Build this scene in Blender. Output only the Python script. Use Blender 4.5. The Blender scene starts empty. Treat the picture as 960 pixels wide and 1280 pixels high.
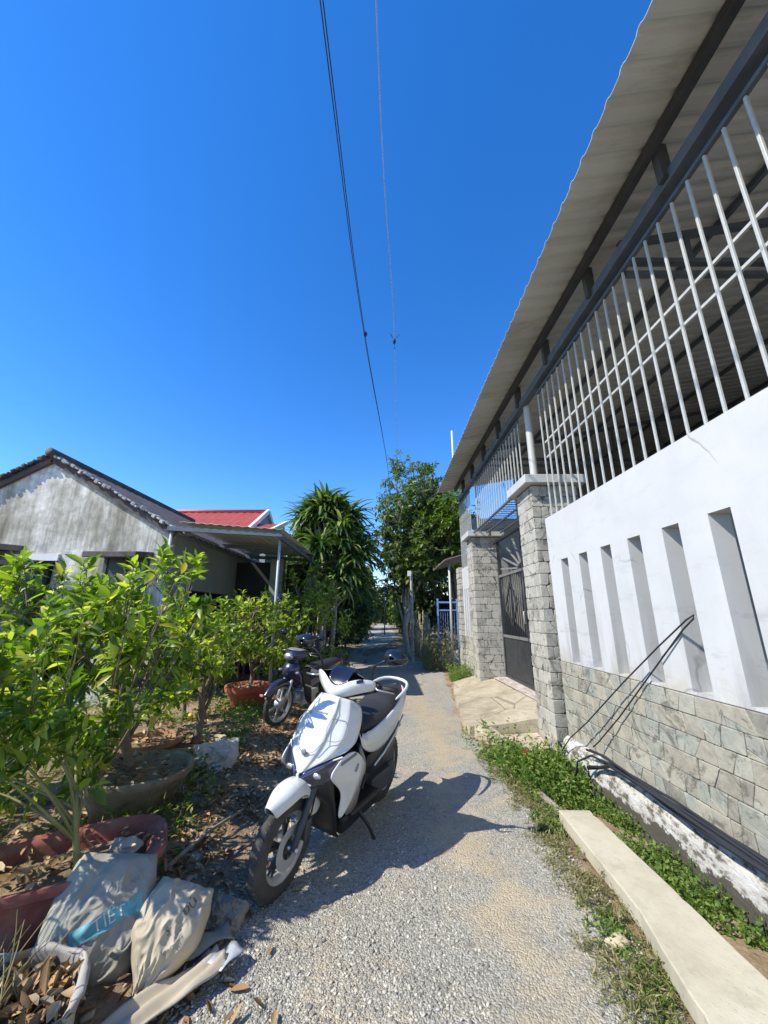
import bpy, bmesh, math, random
import numpy as np
from mathutils import Vector, Matrix, noise as mnoise

R = math.radians
scene = bpy.context.scene
COL = scene.collection

# ---------------------------------------------------------------- camera, sky, sun, exposure
cam_data = bpy.data.cameras.new('camera')
cam = bpy.data.objects.new('camera', cam_data); COL.objects.link(cam)
cam.location = (0, 0, 1.5)
cam.rotation_euler = (R(90 + 15.1), 0, 0)
cam_data.sensor_fit = 'VERTICAL'; cam_data.sensor_height = 36.0
cam_data.lens = 36.0 * 475 / 1280
cam_data.clip_start = 0.05; cam_data.clip_end = 3000
scene.camera = cam

SUN_DIR = Vector((1.0, 0.46, -1.15)).normalized()
world = bpy.data.worlds.new('World'); scene.world = world; world.use_nodes = True
wn = world.node_tree.nodes; wl = world.node_tree.links; wn.clear()
sky = wn.new('ShaderNodeTexSky'); sky.sky_type = 'NISHITA'; sky.sun_disc = False
sky.sun_elevation = math.asin(-SUN_DIR.z)
sky.sun_rotation = math.atan2(-SUN_DIR.x, -SUN_DIR.y)
sky.altitude = 0; sky.air_density = 1.0; sky.dust_density = 0.05; sky.ozone_density = 4.0
hsv = wn.new('ShaderNodeHueSaturation'); hsv.inputs['Saturation'].default_value = 1.31; hsv.inputs['Hue'].default_value = .509
bgn = wn.new('ShaderNodeBackground'); bgn.inputs['Strength'].default_value = 0.15
wo = wn.new('ShaderNodeOutputWorld')
wl.new(sky.outputs[0], hsv.inputs['Color']); wl.new(hsv.outputs[0], bgn.inputs['Color']); wl.new(bgn.outputs[0], wo.inputs['Surface'])
sd = bpy.data.lights.new('sun', 'SUN'); sd.energy = 3.7; sd.angle = R(0.5); sd.color = (1.0, 0.93, 0.79)
sun = bpy.data.objects.new('sun', sd); COL.objects.link(sun)
sun.location = (-20, -9, 24); sun.rotation_euler = SUN_DIR.to_track_quat('-Z', 'Y').to_euler()
scene.view_settings.view_transform = 'Standard'; scene.view_settings.look = 'None'
scene.view_settings.exposure = 0.93; scene.view_settings.gamma = 1.0
scene.render.engine = 'CYCLES'
scene.cycles.max_bounces = 8; scene.cycles.transparent_max_bounces = 8

# ---------------------------------------------------------------- helpers
def rng(seed): return np.random.default_rng(seed)

class MB:
    """collects vertices and faces for one mesh"""
    def __init__(s): s.v = []; s.f = []
    def add(s, vs, fs):
        o = len(s.v); s.v.extend([tuple(p) for p in vs]); s.f.extend([tuple(i + o for i in f) for f in fs]); return s
    def box(s, x0, x1, y0, y1, z0, z1):
        return s.add([(x0,y0,z0),(x1,y0,z0),(x1,y1,z0),(x0,y1,z0),(x0,y0,z1),(x1,y0,z1),(x1,y1,z1),(x0,y1,z1)],
                     [(0,3,2,1),(4,5,6,7),(0,1,5,4),(1,2,6,5),(2,3,7,6),(3,0,4,7)])
    def bar(s, a, b, w, h, up=(0,0,1)):
        a = Vector(a); b = Vector(b); d = (b - a).normalized(); u = Vector(up)
        if abs(d.dot(u)) > .99: u = Vector((1,0,0))
        x = d.cross(u).normalized(); y = x.cross(d).normalized()
        pts = []
        for p in (a, b):
            for sx, sy in ((-1,-1),(1,-1),(1,1),(-1,1)): pts.append(p + x*sx*w/2 + y*sy*h/2)
        return s.add(pts, [(0,1,2,3),(7,6,5,4),(0,4,5,1),(1,5,6,2),(2,6,7,3),(3,7,4,0)])
    def tube(s, pts, r, n=8, cap=True):
        pts = [Vector(p) for p in pts]
        if not hasattr(r, '__len__'): r = [r] * len(pts)
        o = len(s.v); prev = None
        for i, p in enumerate(pts):
            d = (pts[min(i+1, len(pts)-1)] - pts[max(i-1, 0)])
            if d.length < 1e-9: d = Vector((0,0,1))
            d.normalize()
            if prev is None:
                x = d.orthogonal().normalized()
            else:
                x = prev - d * prev.dot(d)
                if x.length < 1e-6: x = d.orthogonal()
                x.normalize()
            prev = x; y = d.cross(x)
            for k in range(n):
                a = 2*math.pi*k/n
                s.v.append(tuple(p + (x*math.cos(a) + y*math.sin(a)) * r[i]))
        for i in range(len(pts)-1):
            for k in range(n):
                k2 = (k+1) % n
                s.f.append((o+i*n+k, o+i*n+k2, o+(i+1)*n+k2, o+(i+1)*n+k))
        if cap:
            s.f.append(tuple(o+k for k in reversed(range(n)))); s.f.append(tuple(o+(len(pts)-1)*n+k for k in range(n)))
        return s
    def grid(s, rows, closed=False):
        o = len(s.v); m = len(rows[0])
        for r in rows: s.v.extend([tuple(p) for p in r])
        for i in range(len(rows)-1):
            for k in range(m if closed else m-1):
                k2 = (k+1) % m
                s.f.append((o+i*m+k, o+i*m+k2, o+(i+1)*m+k2, o+(i+1)*m+k))
        return s
    def lathe(s, prof, c=(0,0,0), axis='z', n=24, arc=None, sq=0.0, sx=1, sy=1):
        """prof: list of (radius, height). sq>0 pushes the outline towards a rounded square"""
        rows = []
        for r, h in prof:
            row = []
            for k in range(n):
                a = 2*math.pi*k/n
                ca, sa = math.cos(a), math.sin(a)
                q = 1.0
                if sq: q = 1.0 / max((abs(ca)**(2+sq*6) + abs(sa)**(2+sq*6))**(1/(2+sq*6)), 1e-6)
                x, y = r*ca*q*sx, r*sa*q*sy
                if axis == 'z': row.append((c[0]+x, c[1]+y, c[2]+h))
                elif axis == 'x': row.append((c[0]+h, c[1]+x, c[2]+y))
                else: row.append((c[0]+y, c[1]+h, c[2]+x))
            rows.append(row)
        return s.grid(rows, closed=True)
    def prism(s, poly, a, b):
        """poly: list of 3D points (planar), extruded by vector (b - a)"""
        d = Vector(b) - Vector(a); n = len(poly)
        p0 = [Vector(p) for p in poly]; p1 = [p + d for p in p0]
        return s.add(p0 + p1, [tuple(reversed(range(n))), tuple(range(n, 2*n))] + [(i, (i+1) % n, n+(i+1) % n, n+i) for i in range(n)])
    def ball(s, c, rx, ry, rz, nu=12, nv=8):
        rows = []
        for j in range(nv+1):
            t = -math.pi/2 + math.pi*j/nv
            rows.append([(c[0]+rx*math.cos(t)*math.cos(2*math.pi*k/nu), c[1]+ry*math.cos(t)*math.sin(2*math.pi*k/nu), c[2]+rz*math.sin(t)) for k in range(nu)])
        return s.grid(rows, closed=True)

def chain_inv(parent):
    m = Matrix.Identity(4); p = parent
    while p is not None:
        m = p.matrix_basis @ m; p = p.parent
    return m.inverted()

def link(name, me, mat, parent=None, smooth=False, local=False, autosmooth=None):
    o = bpy.data.objects.new(name, me); COL.objects.link(o)
    if mat is not None: me.materials.append(mat)
    if parent is not None:
        if not local: me.transform(chain_inv(parent))
        o.parent = parent
    if smooth:
        me.polygons.foreach_set('use_smooth', [True] * len(me.polygons))
    if autosmooth is not None:
        me.set_sharp_from_angle(angle=R(autosmooth))
    return o

def mk(name, mb, mat, parent=None, smooth=False, local=False, bevel=0, sub=0, solid=0, recalc=True, auto=None, off=0):
    me = bpy.data.meshes.new(name); me.from_pydata(mb.v, [], mb.f); me.update()
    if recalc:
        bm = bmesh.new(); bm.from_mesh(me); bmesh.ops.recalc_face_normals(bm, faces=bm.faces); bm.to_mesh(me); bm.free()
    o = link(name, me, mat, parent, smooth or sub > 0, local, auto)
    if sub:
        m = o.modifiers.new('s', 'SUBSURF'); m.levels = sub; m.render_levels = sub
    if solid:
        m = o.modifiers.new('t', 'SOLIDIFY'); m.thickness = solid; m.offset = off
    if bevel:
        m = o.modifiers.new('b', 'BEVEL'); m.width = bevel; m.segments = 2; m.limit_method = 'ANGLE'; m.angle_limit = R(35)
    return o

def mk_np(name, V, T=None, Q=None, mat=None, parent=None, smooth=True, local=False):
    """fast mesh from numpy vertices, triangles and quads"""
    me = bpy.data.meshes.new(name)
    V = np.asarray(V, dtype=np.float32)
    T = np.zeros((0,3), np.int32) if T is None else np.asarray(T, np.int32)
    Q = np.zeros((0,4), np.int32) if Q is None else np.asarray(Q, np.int32)
    me.vertices.add(len(V)); me.vertices.foreach_set('co', V.ravel())
    nl = T.size + Q.size
    me.loops.add(nl); me.loops.foreach_set('vertex_index', np.concatenate([T.ravel(), Q.ravel()]).astype(np.int32))
    me.polygons.add(len(T) + len(Q))
    st = np.concatenate([np.arange(len(T))*3, T.size + np.arange(len(Q))*4]).astype(np.int32)
    me.polygons.foreach_set('loop_start', st)
    if smooth: me.polygons.foreach_set('use_smooth', np.ones(len(T)+len(Q), dtype=bool))
    me.update(calc_edges=True); me.validate()
    return link(name, me, mat, parent, False, local)

def thing(name, label, cat, loc=(0,0,0), rot=(0,0,0), group=None):
    o = bpy.data.objects.new(name, None); COL.objects.link(o)
    o.location = loc; o.rotation_euler = rot; o.empty_display_size = .1
    return tag(o, label, cat, group)
def tag(o, label, cat, group=None, kind='thing'):
    o['label'] = label; o['category'] = cat; o['kind'] = kind
    if group: o['group'] = group
    return o
def setting(o, kind='structure'):
    o['kind'] = kind; return o
def stuff(o, label, cat):
    o['label'] = label; o['category'] = cat; o['kind'] = 'stuff'; return o
def dup(root, loc, label, rotz=None, group=None):
    r = root.copy(); COL.objects.link(r); r.location = loc
    if rotz is not None: r.rotation_euler = (0, 0, rotz)
    r['label'] = label
    if group: r['group'] = group
    for ch in list(root.children):
        c = ch.copy(); COL.objects.link(c); c.parent = r
        for g in ch.children:
            d = g.copy(); COL.objects.link(d); d.parent = c
    return r

# ---------------------------------------------------------------- materials
class NT:
    def __init__(s, name):
        s.m = bpy.data.materials.new(name); s.m.use_nodes = True
        s.n = s.m.node_tree.nodes; s.l = s.m.node_tree.links; s.n.clear()
        s.out = s.n.new('ShaderNodeOutputMaterial'); s.b = s.n.new('ShaderNodeBsdfPrincipled')
        s.l.new(s.b.outputs[0], s.out.inputs[0]); s.tc = None
    def coord(s, scale=(1,1,1), loc=(0,0,0), rot=(0,0,0)):
        if s.tc is None: s.tc = s.n.new('ShaderNodeTexCoord')
        mp = s.n.new('ShaderNodeMapping'); mp.inputs['Scale'].default_value = scale
        mp.inputs['Location'].default_value = loc; mp.inputs['Rotation'].default_value = rot
        s.l.new(s.tc.outputs['Object'], mp.inputs[0]); return mp.outputs[0]
    def noise(s, scale, detail=4, rough=.55, vec=None, dist=0):
        t = s.n.new('ShaderNodeTexNoise'); t.inputs['Scale'].default_value = scale; t.inputs['Detail'].default_value = detail
        t.inputs['Roughness'].default_value = rough; t.inputs['Distortion'].default_value = dist
        s.l.new(vec if vec is not None else s.coord(), t.inputs['Vector']); return t.outputs[0]
    def voronoi(s, scale, feature='F1', vec=None, out=0):
        t = s.n.new('ShaderNodeTexVoronoi'); t.inputs['Scale'].default_value = scale; t.feature = feature
        s.l.new(vec if vec is not None else s.coord(), t.inputs['Vector']); return t.outputs[out]
    def ramp(s, fac, stops):
        r = s.n.new('ShaderNodeValToRGB'); e = r.color_ramp.elements
        while len(e) < len(stops): e.new(.5)
        for k, (p, c) in enumerate(stops):
            e[k].position = p; e[k].color = (c, c, c, 1) if not hasattr(c, '__len__') else (*c, 1)
        s.l.new(fac, r.inputs[0]); return r.outputs[0]
    def mix(s, fac, a, b, mode='MIX'):
        m = s.n.new('ShaderNodeMix'); m.data_type = 'RGBA'; m.blend_type = mode
        for sock, val in ((m.inputs[0], fac), (m.inputs[6], a), (m.inputs[7], b)):
            if hasattr(val, 'links') or hasattr(val, 'is_linked'): s.l.new(val, sock)
            elif hasattr(val, '__len__'): sock.default_value = (*val, 1)
            else: sock.default_value = val
        return m.outputs[2]
    def math(s, op, a, b=0.0):
        m = s.n.new('ShaderNodeMath'); m.operation = op
        for sock, val in ((m.inputs[0], a), (m.inputs[1], b)):
            if hasattr(val, 'is_linked'): s.l.new(val, sock)
            else: sock.default_value = val
        return m.outputs[0]
    def sep(s, vec=None):
        t = s.n.new('ShaderNodeSeparateXYZ'); s.l.new(vec if vec is not None else s.coord(), t.inputs[0]); return t.outputs
    def island(s):
        return s.n.new('ShaderNodeNewGeometry').outputs['Random Per Island']
    def color(s, c):
        if hasattr(c, 'is_linked'): s.l.new(c, s.b.inputs['Base Color'])
        else: s.b.inputs['Base Color'].default_value = (*c, 1)
        return s
    def rough(s, r):
        if hasattr(r, 'is_linked'): s.l.new(r, s.b.inputs['Roughness'])
        else: s.b.inputs['Roughness'].default_value = r
        return s
    def bump(s, h, strength=.4, dist=.01):
        b = s.n.new('ShaderNodeBump'); b.inputs['Strength'].default_value = strength; b.inputs['Distance'].default_value = dist
        s.l.new(h, b.inputs['Height']); s.l.new(b.outputs[0], s.b.inputs['Normal']); return s
    def set(s, **k):
        for a, v in k.items(): s.b.inputs[a.replace('_', ' ')].default_value = v
        return s

def simple(name, c, rough=.6, var=.18, scale=6, bump=0, metal=0, coat=0, spec=None, bscale=None):
    t = NT(name)
    c2 = tuple(x*(1-var) for x in c); c3 = tuple(min(x*(1+var), 1) for x in c)
    n = t.noise(scale, 5, .6)
    t.color(t.ramp(n, [(.3, c2), (.7, c3)])).rough(rough)
    t.set(Metallic=metal)
    if coat: t.set(Coat_Weight=coat, Coat_Roughness=.08)
    if spec is not None: t.b.inputs['Specular IOR Level'].default_value = spec
    if bump: t.bump(t.noise(bscale or scale*6, 6, .65), bump, .01)
    return t.m

def leaf_mat(name, stops, trans=.35, rough=.42, spec=.4, tcol=None):
    t = NT(name)
    col = t.ramp(t.island(), stops)
    t.color(col).rough(rough); t.b.inputs['Specular IOR Level'].default_value = spec
    tr = t.n.new('ShaderNodeBsdfTranslucent')
    tc = t.mix(1.0, col, tcol or (1.75, 1.95, .6), 'MULTIPLY')
    t.l.new(tc, tr.inputs[0])
    ms = t.n.new('ShaderNodeMixShader'); ms.inputs[0].default_value = trans
    t.l.new(t.b.outputs[0], ms.inputs[1]); t.l.new(tr.outputs[0], ms.inputs[2]); t.l.new(ms.outputs[0], t.out.inputs[0])
    return t.m

M = {}
# ground
t = NT('gravel path'); v = t.coord()
big = t.noise(.9, 5, .62); mid = t.noise(5, 4, .6); cell = t.voronoi(105, out=1); cellh = t.voronoi(105)
cell2 = t.voronoi(210, out=1)
grey = t.mix(t.sep(cell)[0], (.175,.168,.145), (.525,.505,.435)); grey = t.mix(.35, grey, t.mix(t.sep(cell2)[1], (.155,.148,.125), (.56,.535,.455)))
tan = t.mix(mid, (.40,.315,.195), (.60,.495,.33))
gx = t.sep(v)
msk = t.math('ADD', big, t.math('MULTIPLY', t.math('SUBTRACT', mid, .5), .35))
wob = t.math('ADD', gx[0], t.math('MULTIPLY', t.math('SUBTRACT', t.noise(.7), .5), .5))
def track(x0, w): return t.math('MAXIMUM', t.math('SUBTRACT', 1.0, t.math('ABSOLUTE', t.math('DIVIDE', t.math('SUBTRACT', wob, x0), w))), 0.0)
msk = t.math('ADD', msk, t.math('MULTIPLY', track(.62, .42), .17)); msk = t.math('ADD', msk, t.math('MULTIPLY', track(-.28, .25), .06)); msk = t.math('SUBTRACT', msk, .03)
c = t.mix(t.ramp(msk, [(.49, 0), (.62, .9)]), grey, t.mix(.33, tan, grey))
t.color(c).rough(.95).set(Specular_IOR_Level=.15)
t.bump(t.math('ADD', t.math('MULTIPLY', cellh, -1.2), t.math('MULTIPLY', t.voronoi(230), -.6)), .75, .012); M['path'] = t.m
t = NT('soil'); a = t.noise(2.2, 6, .65); b = t.noise(14, 5, .7)
c = t.ramp(a, [(.3, (.13,.09,.052)), (.5, (.25,.18,.11)), (.68, (.38,.29,.185))])
c = t.mix(t.ramp(b, [(.45, 0), (.7, .6)]), c, (.42,.34,.24))
t.color(c).rough(.95).set(Specular_IOR_Level=.1); t.bump(t.noise(28, 6, .7), .9, .03); M['soil'] = t.m
M['stone'] = (lambda t: (t.color(t.ramp(t.island(), [(0,(.155,.148,.13)),(.5,(.30,.288,.25)),(.85,(.45,.43,.37)),(1,(.57,.52,.43))])).rough(.9), t.m)[1])(NT('gravel stone'))
# white plaster with stains and hair cracks
t = NT('white plaster'); v = t.coord(); lowz = t.sep(v)[2]
c = t.ramp(t.noise(2.1, 7, .68), [(.35, (.475,.48,.475)), (.6, (.515,.518,.515))])
low = t.ramp(t.math('MULTIPLY', lowz, .34), [(.335, 1), (.40, .55), (.56, .12), (.75, .03)])
drip = t.ramp(t.noise(5.5, 6, .68, t.coord((1,1,.16))), [(.46, 0), (.62, .75)])
c = t.mix(t.math('MULTIPLY', drip, low), c, (.30,.295,.27))
smear = t.ramp(t.noise(2.4, 8, .74, t.coord((1,.55,2.6))), [(.55, 0), (.66, .7)])
c = t.mix(t.math('MULTIPLY', smear, t.ramp(t.math('MULTIPLY', lowz, .34), [(.34, 1), (.50, .75), (.66, .25)])), c, (.29,.30,.315))
rub = t.ramp(t.noise(13, 7, .75), [(.63, 0), (.70, .8)])
c = t.mix(t.math('MULTIPLY', rub, t.ramp(t.math('MULTIPLY', lowz, .34), [(.34, 1), (.44, .5), (.7, .12)])), c, (.25,.235,.20))
yel = t.ramp(t.noise(3.3, 5, .6), [(.48, 0), (.62, .6)])
c = t.mix(t.math('MULTIPLY', yel, t.ramp(t.math('MULTIPLY', lowz, .34), [(.336, 1), (.40, 0)])), c, (.42,.36,.24))
dv = t.n.new('ShaderNodeMix'); dv.data_type = 'RGBA'; dv.inputs[0].default_value = .15
nz_ = t.n.new('ShaderNodeTexNoise'); nz_.inputs['Scale'].default_value = 4; t.l.new(v, nz_.inputs['Vector'])
t.l.new(v, dv.inputs[6]); t.l.new(nz_.outputs[1], dv.inputs[7])
ck = t.voronoi(1.3, 'DISTANCE_TO_EDGE', dv.outputs[2])
ckm = t.math('MULTIPLY', t.ramp(ck, [(0, 1), (.010, 0)]), t.ramp(t.noise(1.3, 3), [(.49, 0), (.56, .8)]))
c = t.mix(ckm, c, (.24,.235,.23))
t.color(c).rough(.78); t.bump(t.math('SUBTRACT', t.math('MULTIPLY', t.noise(38, 6, .65), .5), ckm), .22, .005); M['white'] = t.m
# footing: flaking whitewash on rough mortar
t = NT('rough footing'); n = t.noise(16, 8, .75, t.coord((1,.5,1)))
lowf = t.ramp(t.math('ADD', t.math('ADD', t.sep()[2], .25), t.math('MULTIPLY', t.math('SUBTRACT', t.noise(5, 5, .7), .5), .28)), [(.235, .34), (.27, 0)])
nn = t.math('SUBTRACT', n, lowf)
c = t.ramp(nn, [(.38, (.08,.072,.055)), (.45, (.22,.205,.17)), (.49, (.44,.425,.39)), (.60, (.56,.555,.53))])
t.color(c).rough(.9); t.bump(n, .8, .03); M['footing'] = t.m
# stone cladding
def stone_mat(name, cols, mott):
    t = NT(name); r = t.island(); c = t.ramp(r, cols); n = t.noise(9, 6, .65); n2 = t.noise(30, 4, .6)
    c = t.mix(t.ramp(n, [(.42, 0), (.68, .55)]), c, mott); c = t.mix(t.ramp(n2, [(.5, 0), (.75, .35)]), c, (.16,.15,.13))
    vn = t.noise(5, 9, .75, None, 1.2); c = t.mix(t.ramp(vn, [(.40, .75), (.47, 0)]), c, (.105,.10,.08)); c = t.mix(t.ramp(vn, [(.56, 0), (.66, .5)]), c, mott); t.color(c).rough(.75); t.bump(t.math('ADD', t.noise(40, 6, .7), vn), .6, .008); return t.m
M['clad'] = stone_mat('pillar stone', [(0,(.26,.25,.215)),(.35,(.36,.345,.30)),(.7,(.44,.42,.36)),(1,(.33,.335,.31))], (.50,.47,.39))
M['clad2'] = stone_mat('base stone', [(0,(.20,.19,.16)),(.25,(.33,.30,.235)),(.5,(.25,.272,.235)),(.72,(.38,.345,.265)),(.88,(.30,.325,.285)),(1,(.26,.25,.22))], (.44,.42,.34))
M['grout'] = simple('grout', (.105,.10,.09), .95, .3, 20, .5)
t = NT('concrete'); n = t.noise(2.4, 8, .7); n2 = t.noise(11, 7, .72)
c = t.ramp(n, [(.32, (.24,.20,.14)), (.45, (.36,.31,.22)), (.58, (.45,.39,.285)), (.72, (.50,.45,.35))]); c = t.mix(t.ramp(n2, [(.5, 0), (.66, .55)]), c, (.23,.195,.14))
ckv = t.voronoi(.9, 'DISTANCE_TO_EDGE', t.coord((1,1,1), (.3,.7,0))); ckf = t.ramp(ckv, [(0, 1), (.012, 0)]); c = t.mix(t.math('MULTIPLY', ckf, .7), c, (.12,.10,.08))
t.color(c).rough(.92); t.bump(t.math('SUBTRACT', t.math('ADD', n2, t.noise(50, 5, .65)), ckf), .6, .012); M['concrete'] = t.m
t = NT('slab concrete'); n = t.noise(2.6, 7, .65); n2 = t.noise(24, 5, .6)
c = t.ramp(n, [(.3, (.35,.315,.225)), (.55, (.455,.42,.32)), (.75, (.50,.47,.37))]); c = t.mix(t.ramp(n2, [(.55, 0), (.8, .5)]), c, (.36,.32,.25))
t.color(c).rough(.85); pit = t.ramp(t.voronoi(38), [(.0, .0), (.16, 1)]); c = t.mix(t.math('MULTIPLY', t.math('SUBTRACT', 1.0, pit), t.ramp(t.noise(3), [(.45, 0), (.6, .6)])), c, (.24,.21,.15)); c = t.mix(t.ramp(t.noise(5, 8, .72), [(.55, 0), (.66, .5)]), c, (.30,.275,.20)); t.color(c); t.bump(t.math('ADD', t.noise(60, 5, .6), pit), .4, .006); M['slab'] = t.m
M['cap'] = simple('cap paint', (.46,.475,.47), .6, .1, 5, .1)
M['bars'] = simple('light bar paint', (.42,.43,.41), .45, .08, 20)
M['steel'] = simple('bluegrey steel', (.085,.105,.125), .5, .25, 6)
M['darksteel'] = simple('dark steel', (.05,.055,.06), .5, .3, 8)
M['gate'] = simple('gate paint', (.03,.032,.036), .45, .3, 8)
t = NT('roof sheet'); n = t.noise(1.4, 5, .6, t.coord((.3,1,1))); t.color(t.ramp(n, [(.3,(.42,.42,.385)),(.7,(.58,.58,.535))])).rough(.6); c = t.mix(t.ramp(t.noise(2.5, 8, .75, t.coord((.25,1.6,1))), [(.52, 0), (.68, .55)]), t.ramp(n, [(.3,(.42,.42,.385)),(.7,(.58,.58,.535))]), (.25,.20,.14)); t.color(c); M['sheet'] = t.m
M['greywall'] = simple('grey render wall', (.30,.31,.31), .9, .15, 1.5)
M['shadewall'] = simple('painted shade wall', (.07,.075,.075), .9, .2, 2)  # dark tone paints in the shade seen through the gate
M['postgrey'] = simple('grey post paint', (.36,.39,.40), .5, .1, 9)
M['floor'] = simple('yard floor', (.42,.41,.38), .9, .15, 2)
# old gable plaster
t = NT('weathered render'); n1 = t.noise(1.0, 8, .7); st = t.noise(4.5, 7, .7, t.coord((1,1,.12))); n3 = t.noise(7, 6, .7)
c = t.ramp(t.math('ADD', t.math('MULTIPLY', n1, .55), t.math('MULTIPLY', st, .45)), [(.38, (.15,.143,.105)), (.455, (.32,.305,.24)), (.525, (.52,.50,.43)), (.62, (.80,.79,.73))])
c = t.mix(t.ramp(n3, [(.48, 0), (.66, .6)]), c, (.24,.228,.18)); c = t.mix(t.ramp(t.noise(9, 7, .75, t.coord((1,1,.10))), [(.5, 0), (.62, .55)]), c, (.20,.19,.15))
t.color(c).rough(.92); t.bump(n3, .3, .01); M['render'] = t.m
M['oldtile'] = simple('old dark roof tile', (.085,.07,.068), .85, .45, 5, .4)
M['oldwood'] = simple('ridge mortar', (.36,.35,.33), .9, .4, 9, .4)
M['redtile'] = simple('red roof tile', (.42,.075,.06), .55, .2, 4)
M['dark'] = simple('dark opening', (.012,.014,.016), .7, .3, 4)  # near-black colour stands in for the shade inside openings
M['teal'] = simple('teal shutter', (.035,.06,.065), .6, .25, 5)
M['palewall'] = simple('pale wall', (.25,.28,.285), .85, .08, 2)
M['whitetrim'] = simple('white trim', (.74,.74,.73), .7, .08, 3)
M['bark'] = simple('bark', (.17,.135,.10), .9, .35, 12, .6)
M['greenstem'] = simple('green stem', (.22,.22,.09), .7, .25, 12)
M['palebark'] = simple('pale trunk', (.40,.37,.32), .9, .3, 8, .4)
M['bamboo'] = simple('bamboo stake', (.33,.27,.17), .8, .35, 5)
M['bluepaint'] = simple('blue gate paint', (.16,.30,.58), .5, .12, 6)
M['pole'] = simple('concrete pole', (.52,.51,.48), .85, .1, 3)
M['rust'] = simple('rusty sheet', (.22,.17,.135), .7, .35, 3)
M['terracotta'] = simple('terracotta', (.36,.085,.04), .75, .2, 6, .2)
t = NT('faded red pot'); n = t.noise(4, 7, .7); c = t.ramp(n, [(.35, (.17,.05,.04)), (.55, (.30,.09,.07)), (.7, (.38,.15,.12))])
c = t.mix(t.ramp(t.noise(9, 7, .72), [(.5, 0), (.66, .75)]), c, (.22,.17,.115)); t.color(c).rough(.8); t.bump(t.noise(40, 6, .7), .3, .006); M['redpot'] = t.m
M['stonepot'] = simple('mossy cement pot', (.24,.20,.135), .9, .4, 7, .7)
M['tray'] = simple('beige cement planter', (.46,.40,.30), .85, .2, 6, .3)
M['black'] = simple('black plastic', (.014,.014,.016), .42, .25, 10)
M['rubber'] = simple('tyre rubber', (.05,.048,.045), .8, .3, 14, .3)
M['wire'] = simple('cable', (.02,.022,.028), .6, .2, 5)
M['palewire'] = simple('pale cable', (.35,.35,.4), .6, .2, 5)
# leaves
M['mai'] = leaf_mat('apricot leaf', [(0,(.045,.09,.014)),(.25,(.085,.155,.022)),(.55,(.16,.25,.034)),(.82,(.29,.37,.055)),(.94,(.45,.46,.08)),(1,(.34,.24,.08))], .46, .38, .5)
M['mai2'] = leaf_mat('apricot leaf yellow', [(0,(.05,.095,.014)),(.22,(.11,.18,.024)),(.5,(.21,.295,.038)),(.8,(.34,.41,.062)),(.94,(.50,.50,.09)),(1,(.36,.26,.09))], .46, .38, .5)
M['drac'] = leaf_mat('strap leaf', [(0,(.03,.07,.018)),(.45,(.075,.135,.032)),(.8,(.17,.24,.055)),(1,(.36,.39,.15))], .22, .3, .5)
M['tree'] = leaf_mat('tree leaf', [(0,(.035,.065,.018)),(.5,(.075,.12,.03)),(.85,(.12,.185,.04)),(1,(.19,.20,.06))], .3)
M['treelight'] = leaf_mat('bright tree leaf', [(0,(.05,.10,.015)),(.5,(.09,.16,.022)),(1,(.17,.23,.03))], .35)
M['hedge'] = leaf_mat('dark hedge leaf', [(0,(.018,.04,.014)),(.5,(.035,.07,.02)),(1,(.08,.12,.03))], .2)
M['weed'] = leaf_mat('weed leaf', [(0,(.055,.11,.02)),(.5,(.11,.19,.032)),(.9,(.20,.28,.055)),(1,(.28,.26,.09))], .35, .6)
M['dryweed'] = leaf_mat('dry grass', [(0,(.13,.15,.045)),(.5,(.20,.19,.08)),(1,(.30,.26,.13))], .2)
M['litter'] = leaf_mat('dead leaf', [(0,(.12,.07,.035)),(.4,(.27,.165,.08)),(.75,(.42,.28,.145)),(1,(.56,.45,.30))], .1, .8, .15, (1,1,1))

# ---------------------------------------------------------------- leaves as numpy meshes
def norm(a): return a / np.maximum(np.linalg.norm(a, axis=-1, keepdims=True), 1e-9)
def leaves_geo(P, D, N, L, W, droop=.15, fold=.18, rich=True):
    """P base points, D axis directions, N leaf normals, L lengths, W widths -> V, T, Q"""
    n = len(P); D = norm(D); S = norm(np.cross(D, N)); N = norm(np.cross(S, D))
    L = np.asarray(L).reshape(-1,1); W = np.asarray(W).reshape(-1,1)
    def pt(t, s, up=0.0):
        return P + D*L*t + S*W*s*.5 + N*(up*W - droop*L*t*t)
    if rich:
        rows = [pt(0,0), pt(.3,-.85,fold), pt(.3,0), pt(.3,.85,fold), pt(.65,-.8,fold), pt(.65,0), pt(.65,.8,fold), pt(1,0)]
        V = np.stack(rows, 1).reshape(-1,3); b = (np.arange(n)*8)[:,None]
        T = np.concatenate([b+[0,2,1], b+[0,3,2], b+[7,4,5], b+[7,5,6]]); Q = np.concatenate([b+[1,2,5,4], b+[2,3,6,5]])
        return V, T, Q
    rows = [pt(0,0), pt(.45,-1,fold), pt(.45,1,fold), pt(1,0)]
    V = np.stack(rows, 1).reshape(-1,3); b = (np.arange(n)*4)[:,None]
    return V, np.concatenate([b+[0,3,1], b+[0,2,3]]), np.zeros((0,4), np.int32)
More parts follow.
